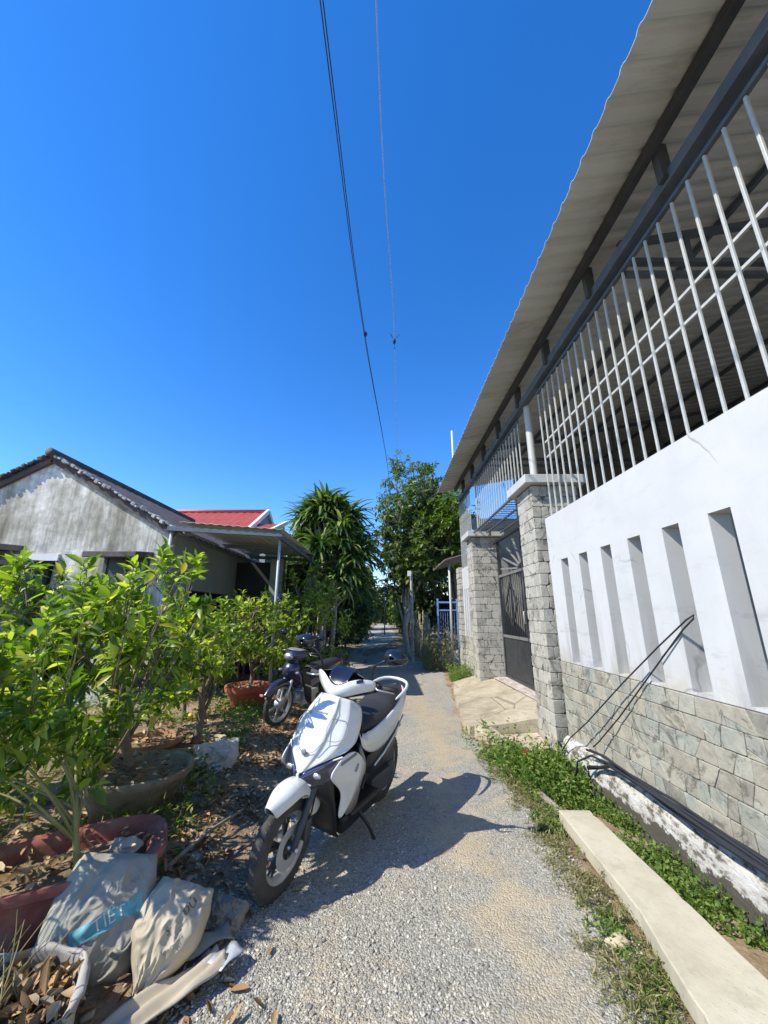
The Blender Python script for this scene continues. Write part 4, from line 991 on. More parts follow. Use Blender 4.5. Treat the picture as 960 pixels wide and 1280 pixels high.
def scooter():
    t = thing('motor_scooter', 'white motor scooter with black seat leaning on its side stand on the gravel', 'scooter', (-.60,2.57,.0), (0, R(7), math.atan2(-.435, .90)))
    t.rotation_mode = 'XYZ'
    W = M['bikewhite']; K = M['black']; L = dict(parent=t, local=True)
    wf = wheel(t, 0, .252, .252, .088, 'cast')
    mb = MB(); mb.lathe([(.055,.046),(.105,.046),(.105,.050),(.055,.050)], (0,0,.252), 'x', 32); mk('brake_disc', mb, M['rim'], wf, local=True, smooth=True, auto=30)
    wheel(t, 1.285, .255, .255, .098, 'cast')
    # front fork
    for s in (-1, 1):
        mk('fork_leg', MB().tube([(s*.078,-.005,.245),(s*.078,.06,.375),(s*.075,.14,.53),(s*.07,.22,.70)], [.020,.021,.023,.024], 10), M['darksteel'], smooth=True, **L)
    mk('brake_caliper', MB().box(.055,.10,.07,.125,.26,.37), M['darksteel'], bevel=.012, **L)
    mk('axle', MB().tube([(-.11,0,.252),(.11,0,.252)], .012, 8), M['chrome'], smooth=True, **L)
    # fender
    mb = MB(); rows = []
    for k in range(12):
        ph = R(54 + k*8.8); r = .296 + .020*math.sin(math.pi*k/11)
        flap = math.exp(-((k-9.2)/1.5)**2)*.085
        hw = .026+.046*sstep(-1, 3, k)
        row = []
        for x, dr in ((0,.010),(hw*.55,.004),(hw*.92,-.016),(hw*1.03,-.045-flap*.5),(hw*1.06,-.060-flap)):
            rr = r+dr; row.append((x, -math.cos(ph)*rr, .252+math.sin(ph)*rr))
        rows.append(row)
    sym(mb, rows); fn = mk('front_fender', mb, W, sub=2, solid=.005, **L)
    for sg in (-1, 1): mk('fender_stripe', MB().bar((sg*.0765,.02,.500),(sg*.0775,.10,.478),.010,.003,up=(sg,0,0)), M['seam'], fn, local=True)
    # hood between handlebar and headlight
    hood = [[(0,.315,.985),(.065,.325,.980),(.118,.370,.965),(.160,.470,.925)],
            [(0,.255,.915),(.080,.260,.910),(.158,.310,.885),(.197,.420,.850)],
            [(0,.190,.835),(.085,.200,.830),(.175,.250,.808),(.216,.365,.780)],
            [(0,.135,.760),(.082,.148,.755),(.172,.200,.745),(.220,.315,.735)],
            [(0,.090,.680),(.062,.105,.686),(.144,.160,.698),(.214,.265,.718)],
            [(0,.062,.618),(.040,.080,.632),(.118,.130,.668),(.206,.237,.710)],
            [(0,.056,.588),(.014,.062,.596),(.100,.120,.652),(.200,.225,.702)]]
    stepped = []
    for q, r in enumerate(hood):
        a, b, c_, d = r; e = lerp(b, c_, .10); st = .013 if 0 < q < 5 else .004
        f = lerp(c_, d, .12); sf = .010 if 0 < q < 6 else .003
        stepped.append([a, b, (e[0], e[1]+st, e[2]-st*.45), (c_[0], c_[1]+st*.3, c_[2]), (f[0], f[1]+sf, f[2]-sf*.3), d])
    mb = MB(); sym(mb, stepped); hd = mk('front_hood', mb, W, sub=2, solid=.006, **L)
    crease(hd, 11, (4, 6), .8); crease(hd, 11, (3, 7), .8); crease(hd, 11, (2, 8), .95); crease(hd, 11, (1, 9), .8); crease_rows(hd, 11, (3,), .3)
    mb = MB()
    for sg in (-1, 1):
        P3 = lambda y, x: None
        mb.tube([(sg*.064,.318,.976),(sg*.088,.254,.910),(sg*.080,.185,.832),(sg*.098,.147,.770),(sg*.060,.098,.712),(sg*.012,.086,.690)], .0022, 5)
        mb.tube([(sg*.098,.147,.770),(sg*.150,.185,.764),(sg*.182,.225,.772),(sg*.186,.265,.818),(sg*.155,.280,.862),(sg*.105,.252,.870),(sg*.088,.222,.870)], .0020, 5)
    mk('panel_seams', mb, M['seam'], hd, local=True)
    mk('emblem', MB().bar((-.035,.232,.893),(.035,.232,.893),.012,.006,up=(0,-.7,.7)), M['seam'], hd, local=True)
    mk('front_emblem', MB().ball((0,.083,.700),.020,.008,.020,10,6), M['bikegrey'], hd, local=True, smooth=True)
    # headlights in a V below the hood
    for sg in (-1, 1):
        mb = MB(); side(mb, [[(.010,.064,.590),(.100,.122,.648),(.199,.226,.698)],[(.014,.052,.566),(.102,.108,.614),(.200,.218,.670)],[(.018,.052,.532),(.098,.102,.562),(.192,.198,.618)],[(.020,.066,.500),(.092,.112,.520),(.178,.180,.566)]], sg)
        hl = mk('headlight', mb, M['lens'], sub=2, solid=.004, **L)
        mk('daylight_strip', MB().tube([(sg*.158,.172,.667),(sg*.199,.212,.684)], [.004,.006], 6), M['whitetrim'], hl, local=True)
        mk('projector', MB().ball((sg*.100,.104,.588),.030,.012,.018,14,10), M['chrome'], hl, smooth=True, local=True)
        mk('headlight_shade', MB().bar((sg*.03,.062,.588),(sg*.165,.180,.668),.010,.012), simple('blue tinted lens', (.06,.075,.20), .1, .2, 6, coat=1.0), hl, local=True, bevel=.003)
    # white Y trim at the beak
    mk('beak_trim', MB().bar((0,.050,.592),(0,.085,.480),.018,.012,up=(0,1,0)).bar((.004,.050,.562),(.078,.092,.535),.008,.008).bar((-.004,.050,.562),(-.078,.092,.535),.008,.008), W, bevel=.003, **L)
    # black nose below the lamps and inner leg shield
    mb = MB(); sym(mb, [[(0,.078,.525),(.05,.10,.523),(.11,.14,.540),(.176,.188,.585)],[(0,.125,.46),(.06,.135,.46),(.12,.165,.47),(.170,.205,.50)],[(0,.20,.44),(.08,.21,.43),(.13,.225,.42),(.168,.24,.43)],[(0,.26,.38),(.08,.27,.36),(.13,.275,.34),(.165,.285,.33)],[(0,.31,.22),(.08,.32,.21),(.12,.325,.20),(.150,.335,.19)],[(0,.40,.15),(.08,.40,.15),(.12,.40,.15),(.14,.41,.16)]])
    mk('lower_cowl', mb, K, sub=1, solid=.006, **L)
    # white side wings
    for sg in (-1, 1):
        mb = MB(); side(mb, [[(.203,.237,.694),(.213,.300,.694),(.219,.360,.684)],[(.192,.165,.648),(.216,.285,.642),(.237,.440,.612)],[(.185,.102,.600),(.215,.265,.575),(.239,.456,.560)],[(.190,.185,.540),(.212,.285,.512),(.230,.410,.478)],[(.194,.262,.478),(.206,.310,.438),(.218,.365,.408)],[(.184,.275,.400),(.194,.305,.370),(.204,.337,.360)],[(.176,.280,.332),(.182,.290,.322),(.188,.302,.318)]], sg)
        wg = mk('side_wing', mb, W, sub=2, solid=.007, **L); crease(wg, 3, (0, 2), .9)
        mk('badge', MB().bar((sg*.2335,.345,.572),(sg*.2345,.368,.612),.010,.012,up=(sg,0,0)), M['seam'], wg, local=True)
        mk('wing_slit', MB().bar((sg*.2055,.200,.650),(sg*.226,.345,.675),.016,.006,up=(sg,0,0)), M['bikegrey'], wg, local=True)
        mb = MB(); side(mb, [[(.219,.364,.683),(.205,.44,.70),(.15,.47,.70)],[(.237,.446,.610),(.228,.50,.605),(.15,.53,.59)],[(.239,.460,.558),(.235,.52,.53),(.16,.56,.52)],[(.219,.370,.406),(.216,.48,.41),(.17,.56,.42)],[(.188,.306,.318),(.19,.42,.30),(.18,.52,.30)]], sg)
        mk('leg_shield_side', mb, M['bikegrey'], sub=1, solid=.005, **L)
        mk('side_vent', MB().bar((sg*.234,.475,.515),(sg*.229,.455,.44),.03,.006,up=(0,1,0)), K, bevel=.002, **L)
    # black inner faces, tunnel, floor
    mb = MB(); sym(mb, [[(0,.40,.97),(.08,.41,.965),(.155,.475,.925)],[(0,.44,.88),(.10,.45,.87),(.192,.45,.845)],[(0,.50,.74),(.10,.50,.73),(.20,.44,.74)],[(0,.54,.60),(.10,.54,.59),(.17,.51,.60)],[(0,.62,.62),(.08,.62,.61),(.13,.60,.54)],[(0,.74,.72),(.08,.74,.70),(.125,.74,.58)]])
    mk('inner_leg_shield', mb, M['seat'], sub=1, solid=.006, **L)
    mk('floorboard', MB().box(-.19,.19,.46,.86,.245,.29), K, bevel=.02, **L)
    mk('underbody', MB().box(-.13,.13,.45,1.02,.13,.244).box(-.10,.10,.5,1.0,.30,.54), K, bevel=.03, **L)
    # white body flanks
    for sg in (-1, 1):
        mb = MB(); side(mb, [[(.165,.435,.775),(.203,.430,.735),(.212,.425,.690)],[(.142,.575,.700),(.178,.575,.655),(.182,.575,.605)],[(.138,.74,.705),(.180,.74,.645),(.178,.74,.555)],[(.150,.92,.748),(.192,.92,.692),(.186,.92,.592)],[(.150,1.09,.795),(.190,1.10,.742),(.180,1.08,.660)],[(.125,1.24,.836),(.168,1.27,.795),(.155,1.25,.735)],[(.088,1.38,.868),(.118,1.42,.843),(.108,1.40,.80)],[(.020,1.46,.885),(.036,1.49,.873),(.036,1.48,.85)]], sg)
        mk('body_flank', mb, W, sub=2, solid=.006, **L)
        mb = MB(); side(mb, [[(.174,.58,.60),(.168,.60,.44)],[(.170,.76,.55),(.172,.80,.40)],[(.178,.94,.595),(.175,.98,.46)],[(.165,1.16,.69),(.155,1.18,.60)]], sg); mk('lower_flank', mb, K, sub=1, solid=.005, **L)
        mk('flank_strip', MB().tube([(sg*.185,.72,.480),(sg*.192,.86,.530),(sg*.186,1.04,.605),(sg*.162,1.24,.700)], .007, 8), W, smooth=True, **L)
    # seat
    mb = MB(); rows = []
    for y, w, z, th in ((.57,.075,.705,.05),(.65,.105,.755,.07),(.78,.135,.790,.09),(.94,.155,.800,.09),(1.02,.155,.822,.10),(1.08,.150,.862,.12),(1.20,.138,.886,.12),(1.32,.108,.896,.09),(1.39,.06,.888,.05)):
        rows.append([(0,y,z),(w*.55,y,z-.006),(w*.92,y,z-.03),(w,y,z-th*.75),(w*.94,y,z-th)])
    sym(mb, rows); mk('seat', mb, M['seat'], sub=2, solid=.01, **L)
    mk('grab_rail', MB().tube([(-.150,1.06,.845),(-.165,1.20,.885),(-.150,1.34,.918),(-.08,1.43,.935),(.08,1.43,.935),(.150,1.34,.918),(.165,1.20,.885),(.150,1.06,.845)], [.010,.013,.015,.015,.015,.015,.013,.010], 10), W, sub=1, **L)
    mk('tail_light', MB().box(-.07,.07,1.44,1.50,.80,.855), simple('red lens', (.35,.02,.02), .2, .1, 5, coat=.8), bevel=.015, **L)
    mk('rear_mudguard', MB().grid([[(-.05,1.30,.62),(.05,1.30,.62)],[(-.05,1.40,.61),(.05,1.40,.61)],[(-.045,1.49,.56),(.045,1.49,.56)],[(-.04,1.53,.50),(.04,1.53,.50)]]), K, sub=1, solid=.006, **L)
    # cables
    mk('brake_hose', MB().tube([(.05,.26,.50),(.075,.16,.47),(.10,.10,.40),(.085,.09,.36)], .005, 6), K, smooth=True, **L)
    # engine, exhaust, stand
    mb = MB(); mb.lathe([(0,.0),(.07,.0),(.085,.015),(.085,.05),(.06,.07),(0,.075)], (.06,1.20,.27), 'x', 24); mb.box(.06,.13,.84,1.20,.19,.33); mk('engine_case', mb, M['darksteel'], bevel=.015, **L)
    mk('air_box', MB().box(.08,.15,.98,1.18,.38,.52), K, bevel=.03, **L)
    mk('exhaust', MB().tube([(-.10,.75,.20),(-.13,.95,.22),(-.15,1.12,.30),(-.16,1.62,.42)], [.02,.025,.05,.055], 14), M['darksteel'], smooth=True, **L)
    for s in (-1,1): mk('shock_absorber', MB().tube([(s*.10,1.24,.30),(s*.105,1.20,.60)], [.014,.018], 10), M['darksteel'], smooth=True, **L)
    mk('side_stand', MB().tube([(.11,.66,.21),(.20,.70,.11),(.275,.735,-.018)], [.013,.012,.011], 8).box(.255,.30,.70,.77,-.026,-.016), K, smooth=False, **L)
    # handlebar cowl, white wings in a V, dark visor between
    before = set(bpy.data.objects)
    mb = MB(); sym(mb, [[(.0,.268,1.002),(.050,.275,1.018),(.085,.288,1.045),(.155,.330,1.070),(.235,.400,1.062)],[(.0,.235,.985),(.050,.250,.998),(.100,.275,1.020),(.165,.325,1.040),(.240,.400,1.042)],[(.0,.228,.955),(.048,.240,.965),(.110,.278,.992),(.180,.340,1.012),(.240,.405,1.020)],[(.0,.250,.928),(.050,.262,.935),(.115,.300,.962),(.185,.355,.985),(.236,.412,1.000)]])
    crease_rows(mk('handlebar_cowl', mb, W, sub=2, solid=.006, **L), 9, (1,), .75)
    mk('cowl_badge', MB().bar((.135,.3105,1.048),(.175,.335,1.058),.024,.004,up=(0,-.9,.4)), M['lens'], bevel=.002, **L)
    mb = MB(); sym(mb, [[(0,.272,1.000),(.045,.280,1.015),(.082,.292,1.043)],[(0,.305,1.050),(.05,.312,1.062),(.085,.325,1.085)],[(0,.360,1.095),(.05,.366,1.100),(.080,.375,1.105)],[(0,.405,1.110),(.045,.41,1.112),(.07,.412,1.110)]])
    mk('windscreen', mb, M['glossblack'], sub=2, solid=.005, **L)
    mb = MB(); sym(mb, [[(0,.28,.92),(.10,.31,.945),(.20,.38,.975),(.245,.42,.99)],[(0,.38,.91),(.10,.40,.93),(.20,.44,.965),(.245,.46,.985)],[(0,.46,.97),(.10,.47,.98),(.20,.475,.995),(.245,.48,1.01)],[(0,.45,1.06),(.10,.455,1.05),(.20,.44,1.045),(.245,.43,1.05)],[(0,.40,1.09),(.08,.40,1.09),(.16,.36,1.065),(.24,.41,1.055)]])
    mk('handlebar_rear_cover', mb, K, sub=1, solid=.006, **L)
    for s in (-1, 1):
        mk('grip', MB().tube([(s*.235,.43,1.015),(s*.30,.465,1.01),(s*.365,.50,1.005)], [.017,.018,.020], 10), M['rubber'], smooth=True, **L)
        mk('brake_lever', MB().tube([(s*.235,.40,1.02),(s*.27,.37,1.015),(s*.37,.435,1.00)], [.009,.007,.006], 6), M['chrome'], smooth=True, **L)
        mk('switch_housing', MB().box(min(s*.215,s*.265),max(s*.215,s*.265),.405,.455,.99,1.045), K, bevel=.012, **L)
        mirror(t, s, (.205,.405,1.04), (.215,.375,1.165), (.345,.36,1.225))
        pass
    for o in set(bpy.data.objects) - before:
        if o.type == 'MESH': o.data.transform(Matrix.Translation((0,.085,.03)))
    return t
scooter()

def cub():
    t = thing('motorbike', 'dark blue underbone motorbike with silver fork parked under the plants', 'motorbike', (-1.47,5.75,.035), (0, R(6), math.atan2(-.45, .89)))
    t.scale = (.95,.95,.95)
    K = M['black']; B = M['bikeblue']; L = dict(parent=t, local=True)
    wheel(t, 0, .295, .295, .072, 'spoke'); wheel(t, 1.24, .295, .295, .085, 'spoke')
    for s in (-1, 1):
        mk('fork_leg', MB().tube([(s*.075,0,.29),(s*.075,.07,.46),(s*.07,.13,.60),(s*.06,.22,.80)], [.021,.024,.022,.02], 10), M['chrome'], smooth=True, **L)
    mb = MB(); rows = []
    for k in range(11):
        ph = R(28+k*11.5); r = .335; hw = .035+.025*sstep(0,3,k)
        rows.append([(x, -math.cos(ph)*(r+dr)-.01*(10-k)*.35, .295+math.sin(ph)*(r+dr)) for x, dr in ((0,.01),(hw*.6,.004),(hw,-.02),(hw*1.05,-.07))])
    sym(mb, rows); fd = mk('front_fender', mb, B, sub=2, solid=.005, **L)
    mk('reflector', MB().box(-.03,.03,-.395,-.375,.455,.485), simple('pale red reflector', (.5,.2,.25), .3, .1, 4), fd, local=True, bevel=.006)
    mb = MB(); sym(mb, [[(0,.10,.86),(.08,.12,.86),(.13,.20,.85)],[(0,.02,.78),(.10,.05,.78),(.17,.17,.76)],[(0,.03,.69),(.10,.07,.69),(.19,.20,.66)],[(0,.10,.61),(.09,.14,.60),(.19,.26,.54)],[(.03,.20,.54),(.10,.23,.50),(.18,.32,.42)],[(.06,.30,.44),(.11,.33,.38),(.16,.40,.28)]])
    mk('front_cowl', mb, B, sub=2, solid=.006, **L)
    for s in (-1, 1):
        mb = MB(); side(mb, [[(.17,.17,.76),(.235,.28,.74)],[(.19,.20,.66),(.26,.33,.64)],[(.19,.26,.54),(.26,.38,.50)],[(.18,.32,.42),(.25,.43,.36)],[(.16,.40,.28),(.22,.48,.24)]], s); mk('leg_shield', mb, M['bikegrey'] if False else K, sub=2, solid=.005, **L)
        mk('turn_signal', MB().ball((s*.165,.12,.725),.035,.03,.022,10,8), simple('smoked lens', (.2,.2,.22), .2, .1, 5, coat=.5), smooth=True, **L)
    # head cowl with lamp, bars, basket
    mb = MB(); sym(mb, [[(0,.10,1.02),(.07,.12,1.02),(.13,.18,1.01),(.20,.27,1.0)],[(0,.04,.97),(.08,.06,.97),(.14,.14,.97),(.20,.25,.98)],[(0,.06,.89),(.08,.08,.89),(.13,.15,.91),(.19,.26,.95)],[(0,.12,.86),(.06,.14,.86),(.10,.20,.88),(.17,.28,.94)]]); mk('head_cowl', mb, B, sub=2, solid=.006, **L)
    mb = MB(); sym(mb, [[(0,.10,1.035),(.07,.12,1.03),(.13,.18,1.02)],[(0,.20,1.06),(.08,.22,1.06),(.15,.27,1.04)],[(0,.32,1.03),(.08,.33,1.03),(.16,.34,1.01)]]); mk('meter_cover', mb, M['bikegrey'], sub=2, solid=.006, **L)
    mk('headlight', MB().ball((0,.065,.94),.085,.045,.055,16,10), M['chrome'], smooth=True, **L)
    for s in (-1, 1):
        mk('handlebar', MB().tube([(s*.17,.29,.985),(s*.27,.33,1.0),(s*.35,.39,.995)], [.016,.013,.018], 8), K, smooth=True, **L)
        mk('brake_lever', MB().tube([(s*.22,.28,.99),(s*.26,.25,.98),(s*.35,.31,.97)], [.008,.006,.006], 6), M['chrome'], smooth=True, **L)
        mirror(t, s, (.22,.31,1.0), (.24,.28,1.14), (.33,.29,1.23))
    mk('crash_bar', MB().tube([(-.30,.34,.52),(-.12,.24,.58),(.12,.24,.58),(.30,.34,.52)], .012, 8), M['chrome'], smooth=True, **L)
    mb = MB(); rows = []
    for y, w, z, th in ((.58,.08,.74,.06),(.68,.12,.775,.08),(.9,.135,.78,.08),(1.1,.125,.80,.08),(1.3,.10,.815,.07),(1.38,.06,.81,.04)): rows.append([(0,y,z),(w*.6,y,z-.005),(w,y,z-.03),(w*.95,y,z-th)])
    sym(mb, rows); mk('seat', mb, M['seat'], sub=2, solid=.01, **L)
    for s in (-1, 1):
        mb = MB(); side(mb, [[(.09,.45,.60),(.11,.45,.50),(.10,.45,.40)],[(.10,.65,.69),(.14,.65,.60),(.13,.65,.46)],[(.12,.9,.71),(.155,.9,.64),(.14,.9,.54)],[(.11,1.15,.73),(.145,1.15,.69),(.13,1.15,.62)],[(.06,1.45,.77),(.08,1.45,.75),(.07,1.45,.71)]], s); mk('body_flank', mb, B, sub=2, solid=.005, **L)
    mk('engine', MB().box(-.11,.11,.42,.78,.22,.42).tube([(0,.42,.33),(0,.28,.35)],.07,14), M['rim'], bevel=.02, **L)
    mk('exhaust', MB().tube([(-.12,.5,.22),(-.15,.8,.2),(-.17,1.0,.26),(-.17,1.5,.34)], [.02,.022,.04,.04], 12), M['chrome'], smooth=True, **L)
    mk('rear_mudguard', MB().grid([[(-.06,1.25,.64),(.06,1.25,.64)],[(-.06,1.48,.60),(.06,1.48,.60)],[(-.055,1.6,.42),(.055,1.6,.42)]]), K, sub=1, solid=.006, **L)
    mk('tail_light', MB().box(-.06,.06,1.46,1.51,.70,.77), simple('red lens', (.35,.02,.02), .2, .1, 5, coat=.8), bevel=.012, **L)
    mk('side_stand', MB().tube([(.10,.62,.22),(.18,.66,.11),(.245,.70,-.02)], .011, 8), K, smooth=True, **L)
    mk('chain_case', MB().box(.085,.115,.72,1.24,.24,.34), K, bevel=.012, **L)
    return t
cub()
# ================================================================ POTS
def pot(name, label, c, prof, mat, rot=0, sx=1, sy=1, sq=0, soil=None, n=40, wob=0):
    t = thing(name, label, 'pot', c, (0,0,rot))
    mb = MB(); mb.lathe(prof, n=n, sx=sx, sy=sy, sq=sq)
    if wob:
        mb.v = [(x*(1+wob*mnoise.noise(Vector((x*5,y*5,z*5)))), y*(1+wob*mnoise.noise(Vector((x*5+9,y*5,z*5)))), z+wob*.15*mnoise.noise(Vector((x*6,y*6,4)))) for x,y,z in mb.v]
    mk('body', mb, mat, t, smooth=True, local=True, auto=50)
    r, z = soil
    mb = MB(); rows = []
    for i in range(9):
        row = []
        for k in range(n):
            a = 2*math.pi*k/n; q = 1/max((abs(math.cos(a))**(2+sq*6)+abs(math.sin(a))**(2+sq*6))**(1/(2+sq*6)),1e-6) if sq else 1
            rr = r*i/8*q; x, y = rr*math.cos(a)*sx, rr*math.sin(a)*sy
            row.append((x, y, z+.03*(1-(i/8)**2)+.03*mnoise.noise(Vector((x*9,y*9,c[0])))))
        rows.append(row)
    mb.grid(rows, closed=True); mk('soil', mb, M['soil'], t, smooth=True, local=True)
    g = rng(int(abs(c[0])*1000)); m = 70
    a = g.uniform(0,2*math.pi,m); rr = r*np.sqrt(g.uniform(0,.9,m))
    P = np.stack([rr*np.cos(a)*sx, rr*np.sin(a)*sy, z+.05+g.uniform(-.01,.02,m)],1)
    V, T, Q = leaves_geo(P, g.normal(size=(m,3))*[1,1,.25], np.array([0,0,1.0])+g.normal(size=(m,3))*.5, g.uniform(.04,.09,m), g.uniform(.02,.035,m), -.15, .3)
    mk_np('dry_leaves', V, T, Q, M['litter'], t, local=True)
    return t
pot('plant_pot', 'faded red oval bonsai pot with a broad flat rim and a notched corner', (-1.56,2.28,.03), [(.0,.0),(.25,.0),(.29,.02),(.345,.20),(.36,.262),(.425,.285),(.432,.31),(.42,.325),(.355,.315),(.335,.29),(.31,.12)], M['redpot'], wob=.02, rot=.52, sx=.98, sy=.66, sq=.3, soil=(.335,.24))
pot('plant_pot', 'wide mossy cement bowl with a worn rounded rim', (-1.93,3.40,.02), [(0,0),(.22,0),(.25,.02),(.35,.21),(.395,.262),(.42,.292),(.418,.322),(.395,.33),(.37,.305),(.33,.18)], M['stonepot'], soil=(.365,.262), wob=.08, sx=1.0, sy=.92)
pot('plant_pot', 'shallow beige cement planter with straight sides beside the crumpled white sack', (-2.04,4.46,.02), [(0,0),(.24,0),(.255,.01),(.29,.17),(.305,.175),(.305,.20),(.275,.20),(.265,.17),(.25,.08)], M['tray'], rot=.1, sx=1.1, sy=.75, sq=.8, soil=(.262,.14))
pot('plant_pot', 'orange terracotta pot with a thick banded rim behind the dark motorbike', (-2.22,6.75,.06), [(0,0),(.20,0),(.22,.02),(.30,.18),(.315,.23),(.355,.245),(.37,.30),(.365,.335),(.335,.34),(.31,.30),(.28,.2)], M['terracotta'], soil=(.315,.27))
pot('plant_pot', 'half hidden brown clay pot between the plants behind the cement bowl', (-2.35,4.25,.05), [(0,0),(.2,0),(.27,.2),(.31,.22),(.31,.26),(.28,.26),(.26,.2)], simple('brown clay', (.30,.17,.10), .8, .25, 6), soil=(.27,.19))

# ================================================================ SACKS
def sack(name, label, o, U, Vv, N, w, h, t, mat, wfun, seed, wr=.03, tone=None):
    """a stuffed bag: w wide along U, h tall along Vv, t thick along N; wfun(v) shapes the width"""
    U, Vv, N = Vector(U).normalized(), Vector(Vv).normalized(), Vector(N).normalized(); U = Vv.cross(N).normalized(); N = U.cross(Vv).normalized()
    nu, nv = 64, 64; o = Vector(o)
    def f(u, v, s):
        wv = wfun(v); th = t*(max(0,1-abs(u)**3.2))**.55*(max(0.0,1-abs(v)**4))**.6*(.35+.65*wv)
        p = o + U*(u*w/2*wv) + Vv*(v*h/2)
        q = Vector((u*3+seed, v*3, s*2)); rg = lambda p: (1-min(1,abs(mnoise.noise(p))*2.6))**2.2
        k = mnoise.noise(q*.7)*wr*1.3 + wr*1.0*rg(q*.6+Vector((2,2,2))) + wr*.45*rg(q*1.3+Vector((5,1,3))) - .7*wr
        # folds run towards the tied end
        k -= wr*.5*abs(math.sin(math.atan2(u*wv, v+1.15)*11+seed))*max(0,-v)**1.2
        return p + N*(s*th + k*(1-abs(u)**6)) + U*(mnoise.noise(q+Vector((7,7,7)))*wr*.5) + Vv*(mnoise.noise(q+Vector((3,1,8)))*wr*.5)
    mb = MB()
    for s in (1, -1):
        mb.grid([[f(-1+2*i/nu, -1+2*j/nv, s if 0 < i < nu and 0 < j < nv else 0) for i in range(nu+1)] for j in range(nv+1)])
    ob = mk(name, mb, mat, smooth=True)
    bm = bmesh.new(); bm.from_mesh(ob.data); bmesh.ops.remove_doubles(bm, verts=bm.verts, dist=1e-5); bmesh.ops.recalc_face_normals(bm, faces=bm.faces); bm.to_mesh(ob.data); bm.free()
    for pl in ob.data.polygons: pl.use_smooth = True
    tag(ob, label, 'sack')
    def on(u, v, lift=.004): return f(u, v, 1) + N*lift
    return ob, on
def text_on(parent, name, body, on, u0, v0, size, ang, mat, stretch=1.0):
    cu = bpy.data.curves.new('txt', 'FONT'); cu.body = body; cu.size = 1.0; cu.align_x = 'CENTER'; cu.align_y = 'CENTER'; cu.resolution_u = 3
    tmp = bpy.data.objects.new('txt', cu); COL.objects.link(tmp); bpy.context.view_layer.update()
    me = bpy.data.meshes.new_from_object(tmp.evaluated_get(bpy.context.evaluated_depsgraph_get()))
    bpy.data.objects.remove(tmp)
    bm = bmesh.new(); bm.from_mesh(me); bmesh.ops.triangulate(bm, faces=bm.faces)
    for _ in range(2): bmesh.ops.subdivide_edges(bm, edges=[e for e in bm.edges if e.calc_length() > .12], cuts=1)
    bmesh.ops.triangulate(bm, faces=bm.faces)
    c, s = math.cos(ang), math.sin(ang)
    for v in bm.verts:
        x, y = v.co.x*size*stretch, v.co.y*size
        v.co = on(u0 + x*c - y*s, v0 + x*s + y*c)
    bm.to_mesh(me); bm.free()
    o = link(name, me, mat, parent); return o
def patch_on(parent, name, on, quad, mat, n=16, lift=.0025):
    mb = MB(); rows = []
    for j in range(7):
        row = []
        for i in range(n+1):
            a, b = i/n, j/6
            u = (quad[0][0]*(1-a)+quad[1][0]*a)*(1-b)+(quad[3][0]*(1-a)+quad[2][0]*a)*b; v = (quad[0][1]*(1-a)+quad[1][1]*a)*(1-b)+(quad[3][1]*(1-a)+quad[2][1]*a)*b
            row.append(on(u, v, lift))
        rows.append(row)
    mb.grid(rows); return mk(name, mb, mat, parent, smooth=True)
def sackmat(name, c):
    t = NT(name); n = t.noise(5, 6, .6); c2 = tuple(x*.72 for x in c)
    t.color(t.mix(t.ramp(n, [(.42, 0), (.75, .8)]), c, tuple(x*.62 for x in c))).rough(.62)
    wv = t.n.new('ShaderNodeTexWave'); wv.inputs['Scale'].default_value = 170; t.l.new(t.coord(), wv.inputs[0])
    t.bump(t.math('ADD', t.math('MULTIPLY', wv.outputs[1], .12), t.noise(14, 5, .6)), .5, .008); return t.m
ink = simple('printed ink', (.09,.10,.11), .7, .3, 30); teal = simple('teal print', (.10,.32,.36), .6, .25, 14); paleink = simple('pale print', (.60,.60,.55), .6, .15, 20); faded = simple('faded grey print', (.27,.28,.27), .7, .2, 20)
cream = sackmat('cream woven sack', (.47,.41,.30)); grey = sackmat('grey woven sack', (.33,.32,.27)); white = sackmat('white woven sack', (.62,.57,.48))
sA, onA = sack('sack', 'big slumped grey woven sack with a teal band leaning on the red pot', (-1.265,2.10,.205), (1,0,0), (-.02,.42,.66), (.42,-.74,.52), .41, .42, .10, grey, lambda v: .90+.10*math.cos(v*1.6)-.14*max(0,v)**2, 1.3, .015)
patch_on(sA, 'teal_band', onA, [(-.35,-.50),(.80,.10),(.72,.36),(-.42,-.24)], teal)
text_on(sA, 'lettering', 'TIẾT', onA, .22, -.04, .26, .50, paleink, 1.1)
text_on(sA, 'lettering', 'NG', onA, .52, .52, .17, .52, faded)
text_on(sA, 'lettering', 'O', onA, .08, .36, .32, .52, faded)
mk('tail_fold', MB().grid([[(-1.16+.06*i/5+.02*j, 2.02+.10*i/5-.015*j, .11+.05*j/3+.02*math.sin(i*1.4+j)) for i in range(6)] for j in range(4)]), grey, sA, smooth=True, solid=.008, sub=1)
sB, onB = sack('sack', 'plump cream woven sack tapering to a tied end, with a dark printed word', (-.96,2.10,.135), (1,0,0), (.10,.70,.62), (.26,-.66,.72), .30, .36, .105, cream, lambda v: .22+.78*sstep(-1.05,.05,v) - .16*sstep(.45,1,v), 6.1, .016)
text_on(sB, 'lettering', 'ĐÚ', onB, .42, .42, .26, 1.15, ink, 1.0)
text_on(sB, 'lettering', 'S', onB, .10, -.04, .19, 1.0, ink)
text_on(sB, 'lettering', 'ÔNG', onB, .40, -.22, .18, 1.0, faded)
mk('tie_knot', MB().ball(tuple(onB(0,-.97,-.0)), .022,.026,.022, 10, 7), cream, sB, smooth=True)
sC, onC = sack('sack', 'small crumpled white sack lying by the beige planter', (-1.60,4.12,.14), (1,0,0), (-.18,.35,.8), (.2,-.9,.42), .40, .36, .085, white, lambda v: .40+.60*sstep(-1.1,.3,v), 3.3, .022)
